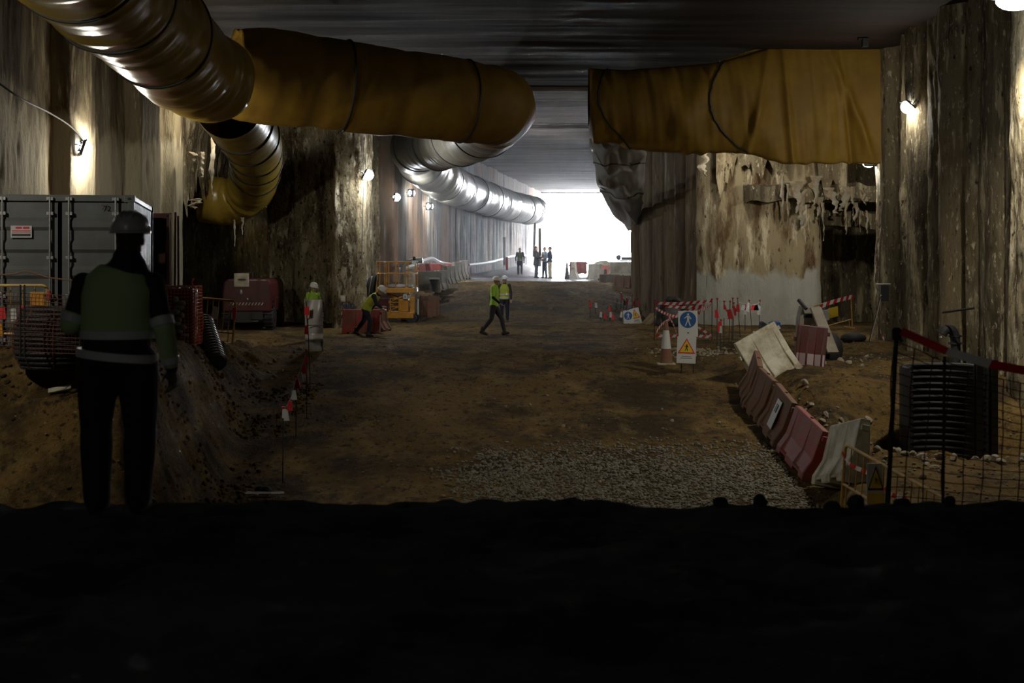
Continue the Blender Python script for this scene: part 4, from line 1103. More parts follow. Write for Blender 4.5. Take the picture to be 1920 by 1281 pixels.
# right group in the far tunnel
for i, (px, py, Y, L_, H, rz, m_, lab) in enumerate([
    (1084, 514, 80, .95, .72, 3, RP, 'red barrier with white cord in the middle of the far road'),
    (1076, 524, 74, .9, .95, 80, GP, 'grey barrier end beside the red one in the middle of the far road'),
    (1130, 519, 76, 1.2, .62, -2, RP, 'dark red barrier under the pale tank on the right of the far tunnel'),
    (1116, 529, 72, 1.1, .95, 118, GP, 'grey barrier seen end on below the dark red one'),
    (1126, 541, 68, 1.0, .95, 115, GP, 'second grey barrier seen end on, nearer than its neighbour'),
    (1143, 546, 66, 1.0, .8, 3, GP, 'mud grey barrier lying across beneath the beige block'),
    (1168, 549, 64, .9, .8, -35, RD, 'muddy red barrier tipped over at the foot of the right pillar'),
    (1171, 528, 70, 1.5, 1.0, 2, WP, 'large beige block barrier at the bright exit edge')]):
    r_ = barrier('plastic_barrier', L_, H, .5, m_, lab, 'barriers along the right of the far tunnel', grooves=(i != 7))
    p = at(px, py, Y); stand(r_, p.x, Y, R(rz), z=p.z)
p = at(1063, 525, 73); b = MB(); b.lathe([(.17, 0), (.19, .03), (.13, .05), (.04, .85), (.02, 1.0)], 16); o = b.build('dark_cone', M['black'], None, True); o.location = p; tag(o, 'tall dark cone left of the barriers in the middle of the far road', 'cone')
r_ = empty('storage_tank', tuple(at(1131, 507, 79)), label='low pale rounded tank above the dark red barrier by the exit', cat='tank')
b = MB(); b.ell((0, 0, .22), (.62, .5, .34), 24, 12); b.box((0, 0, .05), (1.22, .9, .4)); b.build('tank_body', M['white_pl'], r_, True)
b = MB(); b.tube([(.12, 0, .3), (.12, 0, .95)], .03, 6); b.build('vent_pipe', M['grey_pl'], r_, True)
r_ = empty('workbench', tuple(at(1174, 503, 77)), label='dark workbench loaded with tools silhouetted at the exit edge', cat='table')
b = MB(); b.box((0, 0, .40), (.95, .5, .06)); b.build('table_top', M['dark_metal'], r_)
for x in (-.28, -.02, .36):
    b = MB(); b.tube([(x, 0, 0), (x + .05, 0, .4)], .03, 6); b.build('leg', M['dark_metal'], r_)
b = MB(); b.box((.1, 0, .53), (.7, .3, .18)); b.ell((-.42, 0, .6), (.14, .1, .16), 10, 8); b.tube([(-.3, 0, .8), (.1, 0, .82), (.3, 0, .95)], .015, 5); b.box((.12, 0, .86), (.3, .1, .05)); b.build('tool_pile', M['dark_metal'], r_)

# ------------------------------------------------------------------ cone and the two big signs
r_ = empty('traffic_cone', label='tall faded traffic cone with a white sleeve beside the stacked signs', cat='cone')
p = at(1249, 682, 34.8); r_.location = (p.x, 34.8, p.z - .02)
b = MB(); b.box((0, 0, .02), (.44, .44, .04)); b.build('cone_base', M['white_pl'], r_, bevel=.01)
b = MB(); b.lathe([(.175, .03), (.165, .08), (.125, .40)], 24); b.build('lower_cone', M['red_dull'], r_, True)
b = MB(); b.lathe([(.126, .40), (.074, .86)], 24); b.build('white_sleeve', M['white'], r_, True)
b = MB(); b.lathe([(.073, .86), (.045, 1.07), (.03, 1.09)], 24); b.build('cone_tip', M['red_dull'], r_, True)
g1 = sign_plate('pedestrian_sign', 'blue', .49, .66, 'white board with a blue disc and walking figure, upper of the two big signs')
g1.location = at(1290, 607.5, 34.9); g1.rotation_euler = (0, R(-1), 0)
g2 = sign_plate('warning_sign', 'redwarn', .48, .67, 'white board with a yellow warning triangle, lower of the two big signs')
g2.location = at(1287, 656.5, 34.85); g2.rotation_euler = (0, R(2), 0)
r_ = empty('sign_stand', tuple(at(1289, 690, 34.95)), label='thin steel stand behind the two stacked signs', cat='stand')
for x in (-.15, .15):
    b = MB(); b.tube([(x, .03, -.35), (x, .03, 1.45)], .012, 6); b.build('leg', M['dark_metal'], r_, True)
b = MB(); b.tube([(-.2, .03, .76), (.2, .03, .76)], .012, 6); b.build('cross_bar', M['dark_metal'], r_, True)
g1 = sign_plate('pedestrian_sign', 'blue', .36, .58, 'small white board with a blue disc at the foot of the right pillar')
g1.location = at(1178, 597, 51.0); g1.rotation_euler = (0, R(-3), 0)
g2 = sign_plate('warning_sign', 'redwarn', .34, .60, 'small tilted board with a warning triangle beside the small blue one')
g2.location = at(1192, 593, 51.1); g2.rotation_euler = (0, R(-14), 0)
for o_, dx in ((g1, 0), (g2, 0)):
    b = MB(); b.tube([(0, .02, -.75), (0, .02, .2)], .012, 6); b.build('stake', M['dark_metal'], o_, True)

# ------------------------------------------------------------------ tape cage
r_ = empty('tape_cage', tuple(at(1280, 637, 42.3)), label='cage of thin rods wound with red and white tape behind the signs', cat='tape')
o_ = r_.location; rods_ = [at(1227, 562, 42.3), at(1335, 561, 42.3), at(1320, 566, 43.6), at(1246, 566, 43.6)]
for q in rods_:
    b = MB(); g = Vector((q.x, q.y, fz(q.x, q.y) - .05)); b.tube([g - o_, q - o_], .012, 6); k_ = b.build('rod', M['dark_metal'], r_, True)
    b = MB(); b.lathe([(.012, -.02), (.034, 0), (.034, .015), (.01, .02)], 10, q - o_); b.build('rod_cap', M['red'], k_)
Y1, Y2 = 42.25, 43.6
seqs = [[(1227, 571, Y1), (1262, 572, Y1), (1300, 570, Y1), (1335, 567, Y1)], [(1227, 578, Y1), (1246, 590, 42.9), (1270, 596, Y2), (1300, 592, Y2), (1334, 574, Y1)],
        [(1228, 632, Y1), (1262, 633, Y1), (1300, 632, Y1), (1334, 635, Y1)], [(1229, 628, Y1), (1242, 610, 42.8), (1262, 598, Y2), (1280, 588, Y2), (1318, 579, Y2)],
        [(1247, 585, Y2), (1262, 610, 43.0), (1270, 632, Y1)], [(1320, 575, Y2), (1312, 590, 43), (1296, 602, 42.6), (1310, 617, 42.4), (1334, 632, Y1)], [(1246, 577, Y2), (1285, 579, Y2), (1320, 576, Y2)]]
for i, sq in enumerate(seqs):
    ribbon([at(*q) for q in sq], .085, .20, 'tape_strand', r_, base=o_, slant=.8, twist=.3)

# ------------------------------------------------------------------ marker rods
GR = 'marker rods with pennants right of the signs'
rr = [((1345, 560), (1344, 662, 37.2), [(.80, 'red', .12, .22)], 'nearest marker rod of the cluster, right of the big signs'),
      ((1352, 600), (1350, 655, 38.4), [(.95, 'red', .16, .3), (.8, 'white', .1, .2)], 'short marker rod in front of the cluster with a red pennant'),
      ((1358, 565), (1357, 652, 39.2), [(.92, 'red', .1, .2), (.82, 'white', .14, .25)], 'second tallest marker rod of the cluster, with white pennant'),
      ((1369, 565), (1367, 641, 41.6), [(.8, 'red', .2, .3)], None), ((1374, 559), (1372, 641, 41.8), [(.82, 'red', .14, .3), (.76, 'white', .1, .3)], None),
      ((1376, 568), (1374, 638, 42.6), [(.85, 'blackprint', .1, .2)], None), ((1383, 559), (1388, 633, 44.0), [(.84, 'red', .14, .25)], 'leaning marker rod at the right side of the dense cluster'),
      ((1405, 563), (1411, 630, 45.0), [(.93, 'white', .16, .3)], 'marker rod with a white pennant, between the cluster and the last rod'),
      ((1425, 563), (1423, 621, 47.5), [(.80, 'white', .14, .3)], 'last marker rod on the right, before the pale wall'),
      ((1397, 572), (1397, 622, 47.0), [(.96, 'white', .1, .3)], 'low marker rod with a white pennant in front of the pale wall')]
for (tp, (bx, by, Y), fl, lab) in rr:
    B = at(bx, by, Y); T = at(tp[0], tp[1], Y); B.z = fz(B.x, Y)
    rod(B, T, lab or 'marker rod crowded in the middle of the pennant cluster', GR, fl)
r_ = empty('pennant_string', tuple(at(1405, 572, 45.5)), label='string of red and white pennants in front of the pale wall', cat='pennants')
pts = [at(1383, 566, 44), at(1395, 570, 44.5), at(1405, 572, 45), at(1415, 572, 46), at(1425, 567, 47)]
b = MB(); b.tube([q - r_.location for q in pts], .006, 4); b.build('cord', M['white'], r_)
for i, (px, c) in enumerate(((1394, 'white'), (1401, 'red'), (1413, 'red'), (1418, 'blackprint'), (1421, 'white'))):
    q = at(px, 572, 45.4) - r_.location; b = MB(); b.prism([(-.05, 0), (.05, 0), (.09, -.18), (-.09, -.17)], -.006, .006); o = b.build('pennant', M[c], r_); o.location = q
GL = 'marker rods down the left of the road'
for (tp, (bx, by, Y), fl, lab) in [((531, 764), (530, 906, 25.2), [(.98, 'white', .12, .17)], 'nearest marker rod on the left of the road'),
        ((556, 705), (555, 820, 28.5), [(.95, 'red', .12, .2)], 'marker rod with a dark red pennant, second nearest on the left of the road'),
        ((575, 656), (575, 788, 30.1), [(.92, 'red', .1, .18)], 'long marker rod in front of the hanging plastic sheet, second farthest'),
        ((577, 598), (582, 720, 33.6), [(.90, 'red', .11, .22)], 'marker rod nearest to the plastic sheet on the left of the road')]:
    B = at(bx, by, Y); B.z = fz(B.x, Y); T = at(tp[0], tp[1], Y); rod(B, T, lab, GL, fl)
r_ = empty('pennant_string', tuple(at(556, 705, 28.5)), label='string of red and white pennants sagging between the left marker rods', cat='pennants')
pts = smooth_path([at(531, 768, 25.2), at(543, 752, 26.8), at(556, 708, 28.5), at(565, 690, 29.2), at(575, 660, 30.1)], 6)
b = MB(); b.tube([q - r_.location for q in pts], .005, 4); b.build('cord', M['blackprint'], r_)
for i, (px, py, Y, c) in enumerate(((536, 770, 25.6, 'white'), (543, 752, 26.5, 'red'), (551, 732, 27.6, 'white'), (563, 698, 29.0, 'white'), (570, 684, 29.6, 'red'))):
    q = at(px, py, Y) - r_.location; b = MB(); b.prism([(-.035, 0), (.035, 0), (.065, -.19), (-.055, -.19)], -.006, .006); o = b.build('pennant', M[c], r_); o.location = q
GC = 'small marker rods beyond the cage on the shoulder of the far ramp'
for (px, pt, pb, Y, c) in [(1107, 563, 600, 55, 'red'), (1117, 565, 596, 56, 'white'), (1157, 548, 580, 60, 'white'), (1164, 550, 586, 59, 'red'), (1175, 558, 590, 58, 'red'), (1186, 553, 588, 57.5, 'white'),
        (1191, 561, 590, 57.5, 'red'), (1195, 560, 592, 57, 'red'), (1169, 560, 585, 58, 'blackprint'), (1127, 583, 600, 54, 'white'), (1133, 586, 603, 53, 'red'), (1143, 583, 600, 54, 'white'), (1150, 588, 604, 53, 'red'), (1165, 583, 604, 53, 'white'), (1145, 572, 596, 55, 'red')]:
    B = at(px, pb, Y); B.z = fz(B.x, Y); T = at(px + random.uniform(-1.5, 1.5), pt, Y)
    if T.z < B.z + .25: T.z = B.z + .55
    rod(B, T, 'small marker rod with a scrap of pennant on the ramp shoulder', GC, [(.9, c, .12, .22)], r=.012)

# hanging plastic sheet on two rods
r_ = empty('hanging_sheet', tuple(at(588, 665, 38.0)), label='white translucent plastic sheet held up by two thin rods', cat='sheet'); o_ = r_.location
for px, pt in ((573, 550), (604, 555)):
    T = at(px - 6 if px > 600 else px, pt, 38.0); B = at(px + (6 if px < 600 else 1), 672, 38.0); B.z = fz(B.x, 38) - .03
    b = MB(); b.tube([B - o_, T - o_], .012, 6); b.build('rod', M['dark_metal'], r_, True)
b = MB(); nu, nv = 22, 44; vs, fs = [], []
for j in range(nv + 1):
    for i in range(nu + 1):
        u, v = i / nu, j / nv
        q = at(571 + 34 * u + 2 * v, 562 + (98 * v), 38.0)
        q.y += .05 * float(vn(u * 3 + v * 2, v * 4, seed=77)) + .06 * math.sin(u * 5 + v * 3) - .12 * math.exp(-((v - .74) / .05) ** 2) - .04
        vs.append(q - o_)
for j in range(nv):
    for i in range(nu):
        a = j * (nu + 1) + i; fs.append((a, a + 1, a + nu + 2, a + nu + 1))
o = link_mesh('plastic_film', vs, fs, M['sheet'], r_, True); sm = o.modifiers.new('thick', 'SOLIDIFY'); sm.thickness = .006
b = MB(); b.tube([at(574, 610, 37.85) - o_, at(607, 610, 37.85) - o_], .010, 6); b.build('cross_bar', M['dark_metal'], r_, True)
b = MB(); b.prism([(-.06, 0), (.06, 0), (.08, -.24), (-.07, -.22)], -.01, .01); o = b.build('red_scrap', M['red'], r_); o.location = at(575, 575, 37.85) - o_

# debris near the first rod
GD = 'torn white pennants lying on the ground before the dark bank'
for i, (px, py, rz, w_) in enumerate(((474, 940, .3, .14), (473, 948, -.4, .14), (519, 932, .5, .12), (506, 949, .0, .20), (520, 949, .2, .12))):
    p = at(px, py, 24.3); b = MB(); b.prism([(-w_, -.03), (w_ * .9, -.04), (w_, .03), (-w_ * .8, .045)], 0, .02, 'z'); o = b.build('torn_pennant', M['white'], None)
    o.location = (p.x, p.y, fz(p.x, p.y) + .05); o.rotation_euler = (R(20), 0, rz); tag(o, 'torn white pennant lying on the dirt before the dark bank', 'pennant', GD)
for i, (px, py) in enumerate(((488, 938), (500, 928), (497, 945))):
    p = at(px, py, 24.5); b = MB(); b.ell((0, 0, 0), (.10, .08, .08), 10, 7); o = b.build('dirt_clod', M['black'], None, True); o.location = (p.x, p.y, fz(p.x, p.y) + .05); tag(o, 'dark clod among the torn white pennants', 'clod', 'dark clods among torn pennants')
b = MB(); b.box((0, 0, 0), (.34, .10, .03)); o = b.build('wooden_offcut', M['white_pl'], None, bevel=.004); p = at(112, 683, 21.2); o.location = (p.x, 21.2, fz(p.x, 21.2) + .06); o.rotation_euler = (R(35), R(-10), .2); tag(o, 'pale board offcut lying on the left dirt slope', 'board')
# ------------------------------------------------------------------ stones and gravel
def stone_mesh(name, seed, mtl):
    bm = bmesh.new(); bmesh.ops.create_icosphere(bm, subdivisions=2, radius=1)
    rs = np.random.RandomState(seed)
    k = rs.uniform(.6, 1.2, 3)
    planes = [Vector(rs.normal(size=3)).normalized() for _ in range(9)]
    for v in bm.verts:
        for p in planes:
            d = v.co.dot(p)
            if d > .72: v.co -= p * (d - .72)
        v.co = Vector((v.co.x * k[0], v.co.y * k[1], v.co.z * k[2] * .75)) * (1 + .08 * float(vn(v.co.x * 3, v.co.y * 3, v.co.z * 3, seed)))
    me = bpy.data.meshes.new(name); bm.to_mesh(me); bm.free(); me.materials.append(mtl); return me
SM = [stone_mesh('stone', 100 + i, M['rock']) for i in range(5)]
rs = np.random.RandomState(11)
def stone(x, y, s, label, group):
    o = bpy.data.objects.new('stone', SM[rs.randint(5)]); col.objects.link(o)
    o.location = (x, y, fz(x, y) + s * .25); o.scale = (s, s, s); o.rotation_euler = tuple(rs.uniform(0, 6.28, 3) * (0.15, .15, 1))
    tag(o, label, 'stone', group)
for i in range(46):
    t = rs.rand(); Y = 31.5 - 7.5 * t + rs.normal() * .5; X = 6.25 + .3 * t + abs(rs.normal()) * .55
    stone(X, Y, .05 + .10 * rs.rand() ** 2, 'pale stone in the rubble strip right of the leaning barriers', 'stones right of the leaning barriers')
for i in range(40):
    X = 6.5 + 3.6 * rs.rand(); Y = 25.4 + rs.normal() * .35
    stone(X, Y, .05 + .11 * rs.rand() ** 2, 'pale stone on the near rim of the pit', 'stones on the rim of the pit')
for i in range(14):
    stone(6.8 + rs.rand() * 2.5, 33 + rs.rand() * 4, .05 + .1 * rs.rand(), 'stone on the dirt between the pit and the alcove', 'stones between pit and alcove')
for i in range(26):
    X = -1.5 + 6.5 * rs.rand(); Y = 24 + 9 * rs.rand() ** 1.5
    stone(X, Y, .03 + .04 * rs.rand(), 'small loose stone on the road beside the gravel', 'loose stones on the road')
for i in range(16):
    X = -6.9 + 1.2 * rs.rand(); Y = 33 + 7 * rs.rand()
    stone(X, Y, .04 + .06 * rs.rand(), 'small stone on the shoulder below the left platform', 'stones on the left shoulder')

def gravel(name, label, n, xf, yf, smin, smax, mtl, seed, dens=None):
    rg = np.random.RandomState(seed)
    bm = bmesh.new(); bmesh.ops.create_icosphere(bm, subdivisions=1, radius=1)
    base = np.array([v.co[:] for v in bm.verts]); tri = np.array([[v.index for v in f.verts] for f in bm.faces]); bm.free()
    X = rg.uniform(*xf, n); Y = rg.uniform(*yf, n)
    if dens is not None:
        k = dens(X, Y) > rg.rand(n); X, Y = X[k], Y[k]; n = len(X)
    S = rg.uniform(smin, smax, n) ** 1
    Z = floor_h(X, Y) + S * .2
    A = rg.uniform(0, 6.28, n); sc3 = rg.uniform(.55, 1.25, (n, 3)) * S[:, None]
    V = base[None] * (1 + rg.uniform(-.22, .22, (n, len(base), 1))) * sc3[:, None, :]
    c, s = np.cos(A)[:, None], np.sin(A)[:, None]
    V = np.stack([V[..., 0] * c - V[..., 1] * s, V[..., 0] * s + V[..., 1] * c, V[..., 2] * .8], -1) + np.stack([X, Y, Z], -1)[:, None, :]
    Fc = (tri[None] + (np.arange(n) * len(base))[:, None, None]).reshape(-1, 3)
    me = bpy.data.meshes.new(name); V = V.reshape(-1, 3)
    me.vertices.add(len(V)); me.vertices.foreach_set('co', V.ravel()); me.loops.add(Fc.size); me.loops.foreach_set('vertex_index', Fc.ravel())
    me.polygons.add(len(Fc)); me.polygons.foreach_set('loop_start', np.arange(0, Fc.size, 3)); me.polygons.foreach_set('loop_total', np.full(len(Fc), 3))
    me.materials.append(mtl); me.update(calc_edges=True)
    o = bpy.data.objects.new(name, me); col.objects.link(o); tag(o, label, 'gravel', kind='stuff')
gm = mat('crushed_gravel', (.12, .105, .075), .9, noise=((.24, .215, .16), 3, .5))
gravel('gravel', 'patch of pale crushed gravel on the road in front of the dark bank', 15000, (-1.7, 5.2), (22.6, 28.6), .018, .042, gm, 1,
       lambda X, Y: sst(28.4, 26.2, Y + .5 * fbm(X, Y, seed=70)) * sst(-1.7, -.2, X + .5 * fbm(X, Y, seed=71)))
gravel('loose_gravel', 'thin scatter of small stones and clods over the road and shoulders', 9000, (-9, 10.5), (20, 44), .012, .035, mat('brown_clods', (.10, .072, .038), .95, noise=((.2, .16, .09), 2, .5)), 2,
       lambda X, Y: np.where(X > 4.8, 1, .45) * np.clip(.55 + .8 * fbm(X * .6, Y * .6, seed=72), 0, 1))
gravel('earth_clods', 'earth clods strewn over the left dirt slope', 5200, (-9.4, -4.6), (17.5, 34), .02, .065, M['earth'], 6, lambda X, Y: np.clip(.3 + .9 * fbm(X * .9, Y * .9, seed=74), 0, 1))
gravel('rubble', 'low heap of pale rubble behind the red tipped rods', 1500, (3.4, 6.2), (36.5, 39.5), .025, .06, M['rock'], 3, lambda X, Y: np.exp(-(((X - 5.0) / .9) ** 2 + ((Y - 37.9) / .7) ** 2)))
# lumps on the crest of the bank
rg = np.random.RandomState(5)
for (px, s) in ((1060, .055), (1350, .05), (1425, .06), (1605, .075), (1560, .05), (1690, .07), (1780, .06), (500, .03), (760, .035), (1850, .04)):
    x = (px - CX) / F * 8.85
    o = bpy.data.objects.new('dirt_clod', stone_mesh('dirt_clod', 300 + px, M['earth_dark'])); col.objects.link(o); o.scale = (s, s, s); o.location = (x, 8.85, mz(x, 8.85) + s * .3)
    tag(o, 'black clod of earth on the crest of the foreground bank', 'clod', 'clods on the foreground bank')

# ------------------------------------------------------------------ foreground netting fence
r_ = empty('netting_fence', tuple(at(1655, 950, 9.6)), label='dark netting on a leaning post at the right end of the foreground bank', cat='netting'); o_ = Vector(r_.location)
for i, (t, b_, Y, rr_) in enumerate((((1681, 622), (1655, 962), 9.6, .016), ((1771, 668), (1765, 966), 9.75, .011), ((1940, 690), (1945, 968), 9.8, .012))):
    B, T = at(*b_, Y), at(*t, Y); B.z = min(B.z, mz(B.x, Y) - .02)
    b = MB(); b.tube([B - o_, T - o_], rr_, 8); k_ = b.build('post', M['black'], r_, True)
    if i == 0:
        b = MB(); b.lathe([(.02, -.06), (.034, -.05), (.036, .01), (.02, .03)], 14, T - o_); b.tube([T - o_ + Vector((.0, -.02, -.02)), T - o_ + Vector((.03, -.03, -.07))], .012, 6); b.build('post_cap', M['black'], k_, True)
def bilin(u, v):
    tl, tr, bl, br = at(1680, 640, 9.6), at(1945, 722, 9.8), at(1657, 950, 9.6), at(1945, 965, 9.8)
    a = tl.lerp(tr, u) + Vector((0, 0, -.035 * math.sin(math.pi * u))); c_ = bl.lerp(br, u)
    q = a.lerp(c_, v)
    q.y += .03 * float(vn(u * 5, v * 4, seed=91)); q.z += .012 * float(vn(u * 7, v * 6, seed=92)); q.x += .012 * float(vn(u * 6, v * 7, seed=93))
    return q - o_
b = MB()
for i in range(9): b.tube([bilin(i / 8, j / 12) for j in range(13)], .0045, 4, cap=False)
for j in range(17): b.tube([bilin(i / 20, j / 16) for i in range(21)], .0032, 4, cap=False)
b.build('plastic_net', M['dark_net'], r_)
tape([at(1686, 628, 9.55), at(1740, 650, 9.5), at(1800, 678, 9.5), at(1860, 692, 9.55), at(1935, 706, 9.6)], .062, 'red and white tape running from the leaning post to the right picture edge', .62, tw=.12)

# ------------------------------------------------------------------ pit with its lining
r_ = empty('shaft_lining', (8.95, 28.7, -1.95), label='dark ribbed lining curving round the pit by the right wall', cat='lining')
for i in range(15):
    z = .35 + i * .135
    b = MB(); b.tube([(0.80 * math.cos(a), .80 * math.sin(a), z) for a in np.linspace(R(-5), R(200), 26)], .045, 8)
    b.build('steel_rib', M['dark_metal'], r_, True)
b = MB(); vs = []; aa = np.linspace(R(-5), R(200), 30)
for a in aa: vs += [(0.84 * math.cos(a), .84 * math.sin(a), .2), (0.84 * math.cos(a), .84 * math.sin(a), 2.25)]
for a in aa[::-1]: vs += [(0.9 * math.cos(a), .9 * math.sin(a), .2), (0.9 * math.cos(a), .9 * math.sin(a), 2.25)]
m_ = len(aa); fs = []
for i in range(2 * m_): j = (i + 1) % (2 * m_); fs.append((2 * i, 2 * j, 2 * j + 1, 2 * i + 1))
b.add(vs, fs); b.build('backing_sheet', M['black'], r_)
for x in (.48, .78):
    b = MB()
    b.box((x, -.75, 1.2), (.13, .02, 2.5)); b.box((x, -.67, 1.2), (.02, .15, 2.5)); b.box((x, -.59, 1.2), (.13, .02, 2.5)); b.build('steel_upright', M['dark_metal'], r_)
r_ = empty('pump_pipe', tuple(at(1783, 655, 34.5)), label='dark elbow of a pump pipe on the right wall beside the pit', cat='pipe')
b = MB(); b.tube(smooth_path([(.1, 0, -.6), (.12, 0, 0), (.05, -.05, .42), (-.15, -.1, .5), (-.25, -.1, .38)], 6), .12, 14); b.build('bent_pipe', M['black'], r_, True)
for z in (.12, .30):
    b = MB(); b.lathe([(.13, 0), (.165, .01), (.165, .05), (.13, .06)], 16, (.1, 0, z)); b.build('clamp_ring', M['dark_metal'], r_, True)
b = MB(); b.ell((-.28, -.12, .30), (.05, .05, .04), 8, 6); b.build('steel_nozzle', M['steel'], r_, True)
def bar(name, p, q, r, mtl, label, cat):
    b = MB(); p, q = Vector(p), Vector(q); b.tube([(0, 0, 0), q - p], r, 6); o = b.build(name, M[mtl], None, True); o.location = p; return tag(o, label, cat)
bar('wall_bracket', at(1768, 586, 34.2), at(1826, 578, 33.2), .03, 'dark_metal', 'thin steel bar fixed across the right wall above the pump pipe', 'bracket')
r_ = empty('hanging_box', tuple(at(1653, 533, 41.6)), label='small grey box under a steel bar on the corner pile of the right wall', cat='box')
b = MB(); b.tube([(-.2, -.1, 0), (.24, -.1, 0)], .025, 6); b.build('bar', M['steel'], r_, True)
b = MB(); b.box((.05, -.1, -.26), (.24, .16, .48)); b.build('box_body', M['dark_metal'], r_, bevel=.01)
cable([at(1652, 553, 41.4), at(1647, 580, 41.3), at(1638, 615, 41.2), at(1632, 640, 41.2)], .018, 'thin pale cable hanging slanted beside the corner pile', 'white_pl')
cable([at(1656, 556, 41.2), at(1650, 560, 41.2), at(1640, 600, 41.1), at(1629, 642, 41.1)], .014, 'second thin cable slanting down to the foot of the corner pile', 'black')
r_ = empty('ceiling_fitting', tuple(at(1622, 56, 40.5)), label='small black fitting hanging from the dark ceiling above the yellow sheet', cat='fitting'); r_.location.z = 8.95
b = MB(); b.box((0, 0, -.12), (.18, .18, .26)); b.build('box_body', M['black'], r_, bevel=.01); b = MB(); b.box((-.05, 0, -.02), (.3, .12, .05)); b.build('mount', M['black'], r_)
tape([at(1650, 612, 41.0), at(1652, 628, 41.0), at(1658, 640, 41.0)], .10, 'scrap of red and white tape at the foot of the corner pile', .2)

# ------------------------------------------------------------------ ragged sprayed concrete hanging from the beams
def flap(px, pt, pb, w, Y, label, group, seed, mtl):
    rg = np.random.RandomState(seed); b = MB(); n = 22; L_ = []; Rr = []
    T = at(px, pt, Y); H = (pb - pt) / F * Y; W = .7 * w / F * Y
    for i in range(n + 1):
        t = i / n; c = W * (.2 * float(vn(t * 3, 0, seed=seed)) + .1 * float(vn(t * 11, 0, seed=seed))); ww = W * (.30 * (1 - t ** 1.3) + .07 + .14 * float(vn(t * 6, 3, seed=seed)) + .12 * float(vn(t * 15, 5, seed=seed)))
        L_.append((c - abs(ww), -H * t)); Rr.append((c + abs(ww) * .8, -H * t))
    vs = []
    for (p, q) in zip(L_, Rr):
        y = .06 * float(vn(p[1] * 3, seed, seed=4))
        th = .05
        vs += [(p[0], y, p[1]), ((p[0] + q[0]) / 2, y - th, p[1]), (q[0], y, p[1]), ((p[0] + q[0]) / 2, y + th, p[1])]
    fs = [(i * 4 + k, i * 4 + (k + 1) % 4, i * 4 + 4 + (k + 1) % 4, i * 4 + 4 + k) for i in range(n) for k in range(4)] + [(0, 1, 2, 3), tuple(n * 4 + k for k in (3, 2, 1, 0))]
    b.add(vs, fs); o = b.build('hanging_shotcrete', mtl, None, True); o.location = T; return tag(o, label, 'shotcrete', group)
GS = 'ragged shotcrete hanging in the right alcove'
sh = M['shot']
for i, (px, pt, pb, w) in enumerate([(1322, 282, 330, 40), (1465, 330, 400, 16), (1478, 345, 418, 12), (1495, 340, 400, 44), (1508, 355, 425, 34), (1528, 330, 385, 38), (1535, 370, 412, 20), (1544, 380, 452, 10), (1562, 352, 400, 40), (1580, 350, 395, 42), (1588, 380, 440, 16), (1600, 350, 405, 18), (1606, 380, 425, 24), (1620, 355, 385, 22), (1630, 360, 378, 18), (1613, 400, 436, 9), (1626, 395, 438, 12)]):
    Y = 49.22 + .06 * math.sin(i * 2.3)
    lab = {0: 'pale ragged flap hanging beside the white pile near the left foot of the yellow sheet', 11: 'brightest ragged white flap hanging in the right alcove', 7: 'longest thin flap hanging lowest in the right alcove'}.get(i, 'ragged pale flap of sprayed concrete hanging in the right alcove')
    flap(px, pt, pb, w, Y, lab, GS, 400 + i, sh)
for i, (px, pt, pb, w, Y, lab) in enumerate([(378, 285, 332, 20, 43.4, 'pale ragged flap hanging left of the yellow branch duct, shorter one'), (400, 255, 366, 22, 43.6, 'long pale ragged flap hanging left of the yellow branch duct'),
                             (362, 285, 305, 34, 43.2, 'ochre ragged lump at the top left of the black chamber mouth'), (365, 372, 392, 50, 44.0, 'low ragged fringe above the black chamber mouth'), (441, 412, 462, 9, 45.5, 'thin grey shred hanging in the black chamber'), (454, 408, 440, 12, 45.8, 'short grey shred hanging in the black chamber beside the thin one')]):
    flap(px, pt, pb, w, Y, lab, 'ragged shotcrete at the left chamber', 500 + i, sh)
# two stub beams in the alcove
for i, (x0, x1, z, lab) in enumerate(((8.3, 13.2, 4.85, 'rough horizontal beam across the right alcove behind the hanging flaps'), (11.2, 15.8, 3.9, 'lower rough beam in the dark part of the right alcove'))):
    Y = 49.6 if i == 0 else 50.4
    b = MB(); n = 24; vs = []
    for k in range(n + 1):
        x = x0 + (x1 - x0) * k / n
        for (dy, dz) in ((-.25, -.28), (.25, -.28), (.25, .28), (-.25, .28)):
            vs.append((x - x0, dy + .06 * float(vn(k * .9, dz * 9, seed=i)), dz + .12 * float(vn(k * .7, dy * 9, seed=7 + i))))
    fs = [(k * 4 + j, k * 4 + (j + 1) % 4, k * 4 + 4 + (j + 1) % 4, k * 4 + 4 + j) for k in range(n) for j in range(4)] + [(0, 1, 2, 3), tuple(n * 4 + k for k in (3, 2, 1, 0))]
    b.add(vs, fs); o = b.build('rough_beam', M['pile'], None, True); o.location = (x0, Y, z); tag(o, lab, 'beam')

